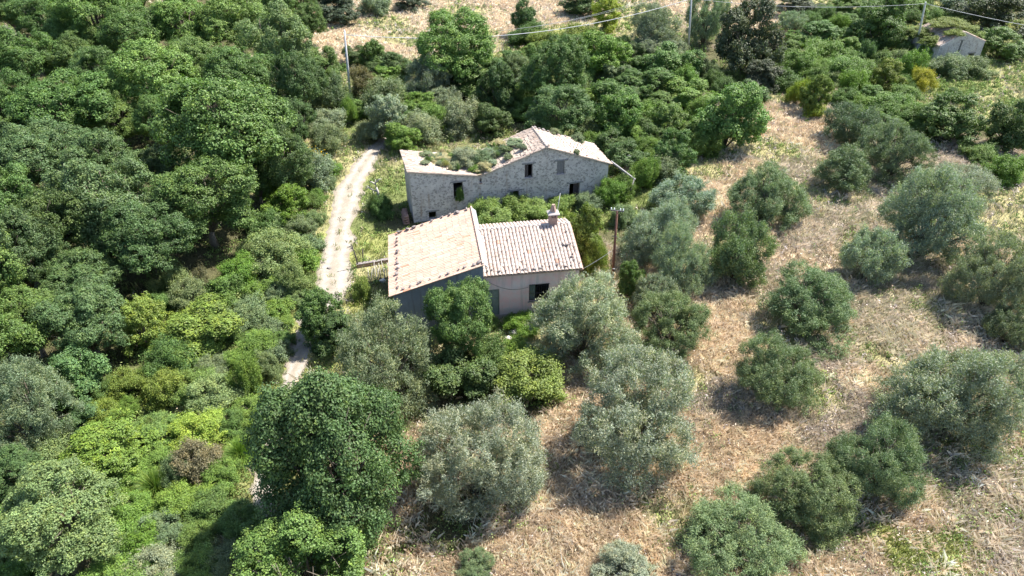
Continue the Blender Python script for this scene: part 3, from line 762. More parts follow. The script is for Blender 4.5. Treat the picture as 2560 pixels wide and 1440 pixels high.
# ------------------------------------------------------------------ ruined barn far off
bo = P(2345, 150)
BA = math.atan2(1.7, 7.4)
barn = empty("ruined_barn", (61.6, 103.6, 0), BA)
tag(barn, "small ruined stone barn with a slit window and yellow green creeper over its roof", "barn")
BT = [(0, 2.9), (3.6, 4.55), (7.5, 3.1)]
wall(BT, [(3.3, 3.62, 1.5, 3.5), (5.4, 6.4, -.1, 1.5)], .5).build("front_wall", M['ruin_wall'], barn)
wall(BT, [], .4).build("rear_wall", M['ruin_wall'], barn, (0, 6.2, 0))
side("side_wall", 0, 2.75, barn, .5, 6.2, .45, 'ruin_wall'); side("side_wall", 7.0, 3.0, barn, .5, 6.2, .45, 'ruin_wall')
zb_ = lambda x: float(np.interp(x, [p[0] for p in BT], [p[1] for p in BT])) + .1
kb = dict(colw=.26, rowl=.42, palette=[tuple(x * 1.15 for x in c) for c in OLD], jit=.03, drop=.1, skip=.03)
roof_slope("roof", barn, (-.2, 6.7, zb_(0) - .08), (-.2, .12, zb_(0) - .08), (3.58, 6.7, zb_(3.6)), M['old_pan'], seed=51, **kb)
roof_slope("roof", barn, (7.7, .12, zb_(7.5) - .08), (7.7, 6.7, zb_(7.5) - .08), (3.62, .12, zb_(3.6)), M['old_pan'], seed=52, **kb)
MB().box(3.1, 3.85, -.03, .1, 3.503, 3.62).build("lintel", M['grey_wood'], barn)
MB().box(5.2, 6.6, -.03, .12, 1.503, 1.66).build("lintel", M['grey_wood'], barn)

# ------------------------------------------------------------------ poles and cables
def pole_top(px, py, base, h):
    return Vector(P(px, py, h))
p1b, p1t = Vector(P(876, 245)), Vector(P(861, 76, 8.6))
p2b, p2t = Vector(P(1720, 132)), Vector(P(1729, -8, 8.6))
p3b, p3t = Vector(P(2286, 138)), Vector(P(2314, 6, 8.6))
def line_pole(b_, t_, label):
    e = empty("utility_pole", b_)
    tag(e, label, "utility pole", "grey poles of the cable line")
    d = t_ - b_
    MB().tube([Vector((0, 0, -.4)), d * .5, d], [.17, .14, .10], 12).build("pole", M['concrete'], e)
    MB().tube([d * .985 - Vector((.0, .14, 0)), d * .985 + Vector((0, .14, 0))], .03, 6).build("bracket", M['iron'], e)
    MB().tube([d, d + Vector((0, 0, .06))], [.11, .08], 12).build("cap", M['porcelain'], e)
line_pole(p1b, p1t, "grey concrete pole rising from the shrubs beside the bend of the track")
line_pole(p2b, p2t, "grey concrete pole by the grey olives at the top edge, middle one of three")
line_pole(p3b, p3t, "leaning grey concrete pole beside the ruined barn")
def cable(a, b, sag, rad, label, name="overhead_cable", mat='cable', n=36):
    a, b = Vector(a), Vector(b)
    pts = [a.lerp(b, k / n) - Vector((0, 0, sag * 4 * (k / n) * (1 - k / n))) for k in range(n + 1)]
    o = MB().tube(pts, rad, 6).build(name, M[mat]); return tag(o, label, "cable")
c1 = p1t.lerp(p1b, .06); c2 = p2t.lerp(p2b, .03); c3 = p3t.lerp(p3b, .02)
cable(c1, c2, 2.3, .038, "thick grey cable sagging between the pole by the track and the middle pole")
cable(c2, c3, .8, .022, "grey cable running from the middle pole to the pole by the barn")
cable(c3, (95, 88, 6.2), 1.0, .028, "grey cable descending from the barn's pole past the dark trees")
for dz, s_ in ((1.1, 1.3), (1.7, 1.5)):
    cable(Vector(P(1240, 78, 5.5 + dz * .3)), c2 + Vector((0, 2, dz)), s_ * .7, .018, "thin wire strung %s above the thick cable" % ("just" if dz < 1.5 else "highest"), "thin_wire", 'thin_wire')
# rusty brown pole by the cottage
bb = Vector(P(1530, 712)); bt = Vector(P(1543, 527, 6.9))
e = empty("rusty_pole", bb)
tag(e, "slender rusty brown pole with a cross arm of white insulators beside the cottage", "utility pole")
d = bt - bb
pl = MB().tube([Vector((0, 0, -.3)), d], [.12, .085], 12).build("pole", M['rust'], e)
dx = Vector((.97, -.22, 0))
ca_ = MB().bar(d - dx * .5, d + dx * .5, .07, .07).build("cross_arm", M['iron'], e)
for t in (-.46, -.22, .24, .46):
    c0 = d + dx * t + Vector((0, 0, .035))
    MB().tube([c0, c0 + Vector((0, 0, .05)), c0 + Vector((0, 0, .09)), c0 + Vector((0, 0, .19))], [.02, .055, .04, .03], 8).build("insulator", M['porcelain'], ca_)
m_ = bb + d * .68 - bb
MB().bar(m_ - dx * .3 + Vector((0, -.1, 0)), m_ + dx * .12 + Vector((0, -.1, 0)), .05, .05).build("bracket", M['iron'], e)
for k in (.12, .24): MB().tube([d * k + Vector((-.1, -.12, 0)), d * k + Vector((.1, -.12, 0))], .02, 5).build("bolt", M['porcelain'], e)

def cw(x, y, z):   # cottage frame -> world
    ca, sa = math.cos(COT_A), math.sin(COT_A); return Vector((COT_O[0] + x * ca - y * sa, COT_O[1] + x * sa + y * ca, z))
def fw(x, y, z):
    ca, sa = math.cos(FARM_A), math.sin(FARM_A); return Vector((FARM_O[0] + x * ca - y * sa, FARM_O[1] + x * sa + y * ca, z))
tag(MB().tube([cw(6.3, 4.75, 5.4), cw(6.6, 4.8, 7.9)], [.028, .02], 6).build("aerial_mast", M['concrete']), "slender pale mast leaning behind the cottage chimney", "mast")
cable(cw(.05, -.1, 4.0), cw(3.4, -.1, 2.9), .55, .012, "loose wire drooping across the pink wall above the green door", "loose_wire", 'iron', 14)
cable(cw(7.35, -.2, 4.15), cw(9.6, .3, 5.2), .05, .012, "thin wire running from the cottage eave towards the yellow green bush", "loose_wire", 'thin_wire', 8)

# fallen timber and wall stub past the farmhouse
e = empty("fallen_beam", fw(19.0, 3.2, 0))
tag(e, "weathered grey roof beam propped on a post past the farmhouse's end wall", "beam")
a_, b_ = Vector(P(1527, 403, 3.4)) - e.location, Vector(P(1588, 449, 2.0)) - e.location
MB().bar(a_, b_, .16, .14).build("beam", M['grey_wood'], e)
MB().tube([b_ + Vector((-.1, 0, .05)), Vector((b_.x - .7, b_.y - .5, .0))], [.07, .09], 7).build("post", M['grey_wood'], e)
g = P(1572, 440)
e = empty("wall_stub", (g[0], g[1], 0), FARM_A)
tag(e, "crumbling pale stone pier with rubble on top beyond the fallen beam", "ruin")
MB().box(-.5, .5, -.4, .45, -.2, 2.1).build("pier", M['ruin_wall'], e)
for k in range(9):
    o = obj("rubble_stone", PROCK if k % 2 else ROCKS[k % 4], None, e, (rr_.uniform(-.5, .5), rr_.uniform(-.35, .4), 2.15 + rr_.uniform(0, .22)))
    o.scale = [rr_.uniform(.16, .3)] * 3
# low wall, fence posts and stakes by the track
a_, b_ = P(893, 668), P(972, 655)
e = empty("low_wall", a_, math.atan2(b_[1] - a_[1], b_[0] - a_[0]))
tag(e, "low rough retaining wall running from the track to the cottage wing", "wall")
ln_ = float(np.linalg.norm(b_ - a_))
MB().box(0, ln_, -.14, .14, -.2, .30).build("wall_body", M['brick'], e)
MB().box(-.04, ln_, -.16, .16, .302, .35).build("coping", M['rock'], e)
for (x, y, h_, lx, lb) in ((897, 668, 2.3, -.35, "tall dark fence post leaning beside the track"), (908, 655, 1.3, .1, "shorter grey fence post behind the tall dark one")):
    g = P(x, y); tag(MB().tube([(0, 0, -.2), (lx * .4, 0, h_ * .5), (lx, 0, h_)], [.06, .05, .04], 7).build("fence_post", M['dark_wood'], None, g), lb, "post")
for k in range(11):
    g = P(922 + k * 5.2 + rr_.uniform(-2, 2), 700 + rr_.uniform(-6, 4)); l = rr_.uniform(.7, 1.5)
    tag(MB().tube([(0, 0, -.05), (rr_.uniform(-.3, .15), .55, l)], [.035, .025], 6).build("wooden_stake", M['pale_bark'], None, g),
        "pale wooden stake leaning on the low wall beside the cottage wing", "stake", "stakes leaning on the low wall")
for (x, y, s_, lb) in ((957, 704, .35, "pale flat stone at the foot of the leaning stakes"), (1285, 835, .55, "pale flat slab in the weeds in front of the cottage"),
                       (1270, 848, .35, "smaller pale stone beside the slab in front of the cottage"), (341, 1282, .75, "grey boulder among the green shrubs below the brown heather"),
                       (1506, 690, .25, "white stone beside the base of the rusty pole"), (1518, 630, .22, "small white stone between the bush and the rusty pole"),
                       (1545, 655, .2, "small pale stone just behind the rusty pole"), (823, 672, .22, "dark stone in the middle of the gravel track")):
    g = P(x, y); o = obj("stone", PROCK if 'dark' not in lb and 'grey' not in lb else ROCKS[1], None, None, (g[0], g[1], s_ * .3)); o.scale = (s_, s_ * .8, s_ * .9); tag(o, lb, "stone")
# stack of old tiles against the farmhouse side
e = empty("tile_stack", fw(-.55, 1.0, 0), FARM_A)
tag(e, "stack of spare brown roof tiles in the shade of the farmhouse's end wall", "tile stack")
mb = MB()
for j in range(4):
    for i in range(7):
        x, z = -.45 + rr_.uniform(-.02, .02), .12 + j * .24
        mb.tube([(x + .1 * (j % 2), -1.2 + i * .24, z), (x + .55, -1.2 + i * .24, z + .02)], [.11, .09], 8)
mb.build("stacked_tiles", noisy("brown_tiles", (.22, .13, .10), (.30, .19, .15), 5, .9, .3), e)

# ------------------------------------------------------------------ trees and shrubs
def leaf_quads(rng, pos, nrm, tgt, l, w, tone):
    """rhombus leaves (a little folded) at pos, facing nrm, pointing tgt"""
    nrm = nrm / np.linalg.norm(nrm, axis=1)[:, None]
    t = tgt - nrm * (tgt * nrm).sum(1)[:, None]; t /= np.linalg.norm(t, axis=1)[:, None] + 1e-9
    b = np.cross(nrm, t)
    fold = nrm * (w * .35)
    V = np.stack([pos - t * l, pos + b * w + fold, pos + t * l, pos - b * w + fold], 1).reshape(-1, 3)
    return V, np.repeat(tone, 4, axis=0)

def unit(rng, n):
    d = rng.normal(0, 1, (n, 3)); return d / np.linalg.norm(d, axis=1)[:, None]

def kname_oak(n): return n == 'crown_oak'

def crown(name, seed, Rr, HZ, zb, nl, lobe, clump, ncl, per, leaf, style):
    """crown = lobes -> clumps of leaves on the lobes -> leaves; returns mesh and lobe centres"""
    rng = np.random.default_rng(seed)
    dirs = unit(rng, nl * 6); dirs = dirs[dirs[:, 2] > (-.45 if kname_oak(name) else -.8)]
    # spread the lobes
    ch = [dirs[0]]
    for d in dirs[1:]:
        if len(ch) >= nl: break
        if min(np.linalg.norm(d - c) for c in ch) > 1.9 / math.sqrt(nl): ch.append(d)
    ch = np.array(ch)
    C1 = ch * rng.uniform(.46, .80, (len(ch), 1)) ; r1 = rng.uniform(lobe[0], lobe[1], len(ch))
    C1[:, :2] += C1[:, 2:] * rng.uniform(-.18, .18, 2)
    # each lobe carries smaller ones
    sd = unit(rng, len(ch) * 6) + np.repeat(ch, 6, axis=0) * .9 + np.array([0, 0, .25]); sd /= np.linalg.norm(sd, axis=1)[:, None]
    r1r = np.repeat(r1, 6); r2 = r1r * rng.uniform(.36, .66, len(r1r)); C2 = np.repeat(C1, 6, axis=0) + sd * (r1r * rng.uniform(.7, 1.0, len(r1r)))[:, None]
    C = np.vstack([C1, [[0, 0, -.1]], C2]); r = np.concatenate([r1 * .9, [.46], r2])
    pr = r ** 2 / (r ** 2).sum(); li = rng.choice(len(r), ncl * 4, p=pr); d = unit(rng, ncl * 4)
    p = C[li] + d * r[li][:, None] * rng.uniform(.72, 1.14, (ncl * 4, 1))
    dd = np.linalg.norm(p[:, None] - C[None], axis=2) / r[None]; dd[np.arange(len(p)), li] = 9
    ok = (dd.min(1) > .86) & ((p[:, 2] > (-.55 if kname_oak(name) else -.9)) | (rng.random(len(p)) < .5))
    hv = np.zeros(len(p))                 # gaps where light falls through to the limbs
    for q in range(6):
        k_ = unit(rng, 1)[0] * rng.uniform(4.5, 10); hv += np.sin(p @ k_ + rng.uniform(0, 6.28))
    ok &= hv > (-2.6 if 'bigoak' in name else -1.15 if style != 'olive' else -1.5) + rng.normal(0, .35, len(p))
    p, d = p[ok][:ncl], d[ok][:ncl]; n = len(p); C = C1
    sc = np.percentile(np.linalg.norm(p, axis=1), 97); p = p / sc
    C = C / sc
    p = p * np.where(rng.random((n, 1)) < (.16 if style == 'bush' else .07), rng.uniform(1.02, 1.28 if style == 'bush' else 1.14, (n, 1)), 1)
    if not kname_oak(name) and 'bigoak' not in name: p[:, :2] *= np.interp(p[:, 2], [-1, -.55, 0], [1.9, 1.22, 1.0])[:, None]
    if 'bigoak' in name:   # dense and tapering to the top
        f = np.interp(p[:, 2], [-1, -.5, 0, .5, 1.0], [1.40, 1.22, 1.02, .72, .38]); p[:, :2] *= f[:, None]; p[:, 0] -= .16 * p[:, 2]
        f = np.interp(C[:, 2], [-1, -.5, 0, .5, 1.0], [1.40, 1.22, 1.02, .72, .38]); C = C.copy(); C[:, :2] *= f[:, None]
    S = np.array([Rr, Rr, HZ]); pw = p * S + np.array([0, 0, zb + HZ])
    cr = clump * rng.uniform(.5, 1.5, n)
    nn = rng.poisson(per * (cr / clump) ** 1.6) + 3
    k = np.repeat(np.arange(n), nn); m = len(k)
    o = unit(rng, m)
    if style == 'oak':
        rad = rng.random((m, 1)) ** .45
        off = o * rad * cr[k][:, None] * np.array([1, 1, .72])
        pos = pw[k] + off
        nrm = d[k] * .45 + o * .75 + np.array([0, 0, .55]) + rng.normal(0, .45, (m, 3)); tgt = rng.normal(0, 1, (m, 3))
    elif style == 'olive':
        # sprays: thin twigs fanning out and up with narrow leaves
        ax = d[k] * .8 + np.array([0, 0, .55]) + rng.normal(0, .5, (m, 3)); ax /= np.linalg.norm(ax, axis=1)[:, None]
        pos = pw[k] + o * rng.random((m, 1)) ** .5 * cr[k][:, None] * .75 + ax * rng.random((m, 1)) * cr[k][:, None] * .9
        tgt = ax + rng.normal(0, .35, (m, 3)); nrm = o * .8 + rng.normal(0, .7, (m, 3)) + np.array([0, 0, .3])
    elif style == 'bush':
        rad = rng.random((m, 1)) ** .5
        pos = pw[k] + o * rad * cr[k][:, None]
        ax = d[k] * .5 + np.array([0, 0, .7])
        pos += ax * (rng.random((m, 1)) ** 3) * cr[k][:, None] * 1.3
        nrm = d[k] * .3 + o * .8 + np.array([0, 0, .4]) + rng.normal(0, .6, (m, 3)); tgt = rng.normal(0, 1, (m, 3)) + ax
    l = leaf[0] * rng.uniform(.6, 1.3, (m, 1)); w = leaf[1] * rng.uniform(.7, 1.25, (m, 1))
    # natural differences between leaves and between sprays (young growth paler and yellower)
    tc = rng.uniform(.78, 1.22, n)[k] * rng.uniform(.72, 1.3, m)
    yg = (rng.random(n) < .25)[k] * .18 + (rng.random(m) < .12) * .25
    tone = np.stack([tc * (1 + yg * 1.2), tc * (1 + yg * .6), tc * (1 - yg * .2)], -1)
    low = pos[:, 2] < .12; pos[low, 2] = rng.uniform(.02, .35, low.sum())
    V, T = leaf_quads(rng, pos, nrm, tgt, l, w, tone)
    me = np_mesh(name, V, np.arange(len(V)).reshape(-1, 4), attr=T)
    me.materials.append(M['leaf'])
    return me, C * S + np.array([0, 0, zb + HZ])

def trunk_mesh(name, seed, C, Rr, HZ, zb, r0, multi=1):
    rg = random.Random(seed); mb = MB(); fork = Vector((0, 0, zb + HZ * .25))
    for j in range(multi):
        bx = Vector((rg.uniform(-.2, .2) * (multi > 1), rg.uniform(-.2, .2) * (multi > 1), -.25))
        mb.tube([bx, bx * .5 + Vector((rg.uniform(-.1, .1), rg.uniform(-.1, .1), fork.z * .5)), fork], [r0 * 1.25, r0 * .9, r0 * .75], 9)
    for c in C:
        c = Vector(c); m1 = fork.lerp(c, .5) + Vector((rg.uniform(-.2, .2), rg.uniform(-.2, .2), rg.uniform(-.1, .35))) * Rr * .3
        mb.tube([fork - Vector((0, 0, r0)), m1, c], [r0 * .5, r0 * .3, r0 * .12], 6)
        for _ in range(3):
            e = c + Vector((rg.uniform(-1, 1), rg.uniform(-1, 1), rg.uniform(-.4, 1))) * Rr * .28
            mb.tube([m1.lerp(c, rg.uniform(.2, .9)), e], [r0 * .14, r0 * .05], 4)
    me = mb.mesh(name); me.materials.append(M['bark']); return me

#            Rr   HZ   zb   nl  lobe        clump ncl  per leaf          style  trunk multi
SPEC = {
 'oak':    (4.5, 4.2, .8, 17, (.24, .42), .36, 1500, 36, (.082, .052), 'oak', .30, 1),
 'bigoak': (4.8, 5.2, -.9, 34, (.22, .34), .40, 2300, 42, (.078, .050), 'oak', .34, 1),
 'oaks':   (2.4, 2.5, -.55, 13, (.25, .43), .26, 800, 34, (.068, .044), 'oak', .14, 2),
 'olive':  (3.6, 2.9, -.5, 19, (.24, .42), .32, 1300, 54, (.085, .019), 'olive', .24, 3),
 'olives': (2.2, 1.9, -.25, 14, (.25, .42), .26, 750, 50, (.078, .018), 'olive', .15, 3),
 'bush':   (1.7, 1.5, -.35, 13, (.24, .44), .24, 700, 40, (.052, .028), 'bush', .06, 4),
 'bushs':  (1.0, .9, -.2, 9, (.28, .48), .17, 260, 38, (.048, .026), 'bush', .04, 4),
}
PROTO = {}
for kname, (Rr, HZ, zb, nl, lb, cl, ncl, per, lf, st, r0, multi) in SPEC.items():
    for v in range(6 if kname in ('oak', 'olive') else 1 if kname == 'bigoak' else 4):
        me, C = crown("crown_" + kname, hash_seed := (sum(map(ord, kname)) * 7 + v * 31), Rr, HZ, zb, nl, lb, cl, ncl, per, lf, st)
        PROTO[(kname, v)] = (me, trunk_mesh("trunk_" + kname, hash_seed + 1, C, Rr, HZ, zb, r0, multi), Rr, HZ, zb)

# broom and tall grass fountains: upright arching blades
def fan_mesh(name, seed, Rr, Hh, n, wdt, droop, tones):
    rng = np.random.default_rng(seed)
    az = rng.random(n) * 6.283; out = rng.random(n) ** .7; h = Hh * (1 - .45 * out ** 2) * rng.uniform(.6, 1.1, n)
    bx, by = np.cos(az) * out * Rr * .25, np.sin(az) * out * Rr * .25
    f = rng.random(n) * 3.14
    P_ = []
    for t in (0, .4, .75, 1.0):
        rr = out * Rr * (t ** 1.6); zz = h * (t - droop * out * t ** 3) ; ww = wdt * (1 - t * .85)
        cx, cy = bx + np.cos(az) * rr, by + np.sin(az) * rr
        P_.append((cx - np.cos(f) * ww, cy - np.sin(f) * ww, zz)); P_.append((cx + np.cos(f) * ww, cy + np.sin(f) * ww, zz))
    V = np.stack([np.stack(q, -1) for q in P_], 1).reshape(-1, 3)
    b = np.arange(n)[:, None] * 8
    F_ = np.concatenate([b + np.array([k, k + 1, k + 3, k + 2]) for k in (0, 2, 4)])
    tn = np.array(tones)[rng.integers(0, len(tones), n)] * rng.uniform(.75, 1.25, (n, 1))
    me = np_mesh(name, V, F_, attr=np.repeat(tn, 8, axis=0)); me.materials.append(M['leaf']); return me
PROTO[('broom', 0)] = (fan_mesh("foliage_broom", 3, 1.2, 1.7, 3200, .014, .15, [(1, 1, 1), (.8, .85, .8), (1.2, 1.15, 1)]), None, 1.1, .85, 0)
PROTO[('broom', 1)] = (fan_mesh("foliage_broom", 4, 1.2, 1.5, 3200, .014, .25, [(1, 1, 1), (.8, .85, .8), (1.2, 1.15, 1)]), None, 1.1, .8, 0)
PROTO[('fountain', 0)] = (fan_mesh("foliage_fountain", 5, 1.7, 1.9, 1500, .016, .75, [(1, 1, 1), (.75, .85, .7), (1.6, 1.3, 1.1)]), None, 1.5, .85, 0)
PROTO[('fountain', 1)] = (fan_mesh("foliage_fountain", 6, 1.7, 1.7, 1500, .016, .8, [(1, 1, 1), (.75, .85, .7), (1.6, 1.3, 1.1)]), None, 1.5, .8, 0)
# dead twiggy shrub
def twigs(name, seed, Rr, n):
    rg = random.Random(seed); mb = MB()
    for _ in range(n):
        a = rg.uniform(0, 6.28); o = rg.random() ** .6; top = Vector((math.cos(a) * o * Rr, math.sin(a) * o * Rr, Rr * (1.35 - .7 * o * o) * rg.uniform(.7, 1)))
        m1 = top * .5 + Vector((rg.uniform(-.1, .1), rg.uniform(-.1, .1), .15)) * Rr
        mb.tube([(0, 0, -.1), m1, top], [.03, .016, .008], 4, cap=False)
        for _ in range(5):
            s_ = m1.lerp(top, rg.random()); e = s_ + Vector((rg.uniform(-1, 1), rg.uniform(-1, 1), rg.uniform(-.2, 1))) * Rr * .3
            mb.tube([s_, e], [.010, .005], 3, cap=False)
    me = mb.mesh(name); me.materials.append(M['pale_bark']); return me
PROTO[('dead', 0)] = (twigs("twigs", 8, 1.5, 120), None, 1.5, .95, 0)

# leaf colours (albedo)
COL = dict(
 dk=(.066, .112, .036), mid=(.086, .150, .042), lt=(.112, .188, .048), blue=(.080, .134, .050), vivid=(.108, .195, .030), yel=(.135, .185, .035), lime=(.220, .290, .045),
 gold=(.33, .32, .05), ol=(.182, .232, .162), oll=(.230, .274, .190), old=(.108, .150, .098), olg=(.132, .184, .092), fresh=(.126, .212, .042), acacia=(.088, .158, .058), pale=(.150, .210, .078),
 court=(.148, .215, .055), bigo=(.080, .136, .046), brown=(.150, .140, .075), olb=(.175, .222, .125), grey=(.190, .235, .155), straw=(.36, .33, .19), holm=(.068, .090, .056), brg=(.120, .165, .080))

def fit(kind, v, cx, cy, w, h, z0=0.0):
    me, tr, R0, H0, zb0 = PROTO[(kind, v)]
    sx = sz = 1.0
    for _ in range(25):
        zc = z0 + (zb0 + H0) * sz
        X, Y, Z = P(cx, cy, zc); ppm = proj(X, Y, Z)[2]
        sx = max(w, 10) * 1.02 / 2 / ppm / R0
        phi = math.atan2(CAM_H - zc, math.hypot(X, Y)); half = h * (1.0 if kind == 'oak' else .96) / 2 / ppm
        hz2 = max(half ** 2 - (R0 * sx * math.sin(phi)) ** 2, 0) / math.cos(phi) ** 2
        hz = min(max(math.sqrt(hz2), (.78 if kind == 'oak' else .55) * R0 * sx), 1.7 * R0 * sx)
        sz = .5 * sz + .5 * hz / H0
    return X, Y, sx, sz

_n = [0]
def plant(kind, cx, cy, w, h, colour, name, label, cat, group=None, v=None, z0=0.0, at=None, rot=None, swarp=0):
    _n[0] += 1; rg = random.Random(_n[0] * 17 + 3)
    nv = len([1 for k in PROTO if k[0] == kind]); v = rg.randrange(nv) if v is None else v
    me, tr, R0, H0, zb0 = PROTO[(kind, v)]
    if at is None: X, Y, sx, sz = fit(kind, v, cx, cy, w, h, z0)
    else: X, Y, sx, sz = at
    c = np.array(COL[colour] if isinstance(colour, str) else colour) * rg.uniform(.9, 1.12) * np.array([rg.uniform(.93, 1.08), 1, rg.uniform(.9, 1.1)])
    r_ = (0.0 if kind == 'bigoak' else rg.uniform(0, 6.283)) if rot is None else rot
    if tr is not None:
        e = empty(name, (X, Y, z0), r_); e.scale = (sx, sx, sz)
        cr_ = obj("crown" if 'tree' in name or 'oak' in name or 'sapling' in name else "foliage", me, None, e); cr_.color = (*c, 1)
        obj("trunk" if kind in ('oak', 'bigoak', 'oaks', 'olive', 'olives') else "stems", tr, None, e)
    else:
        e = obj(name, me, None, None, (X, Y, z0)); e.rotation_euler = (0, 0, r_); e.scale = (sx, sx, sz); e.color = (*c, 1)
    if z0: e.rotation_euler = (0, 0, r_)
    PLACED.append((cx, cy, w, h))
    return tag(e, label, cat, group)
PLACED = [(872, 190, 90, 150), (890, 240, 60, 60), (2298, 80, 60, 120), (1535, 640, 60, 160), (2400, 125, 120, 60), (300, 890, 180, 130), (350, 490, 90, 110), (150, 195, 60, 100)]

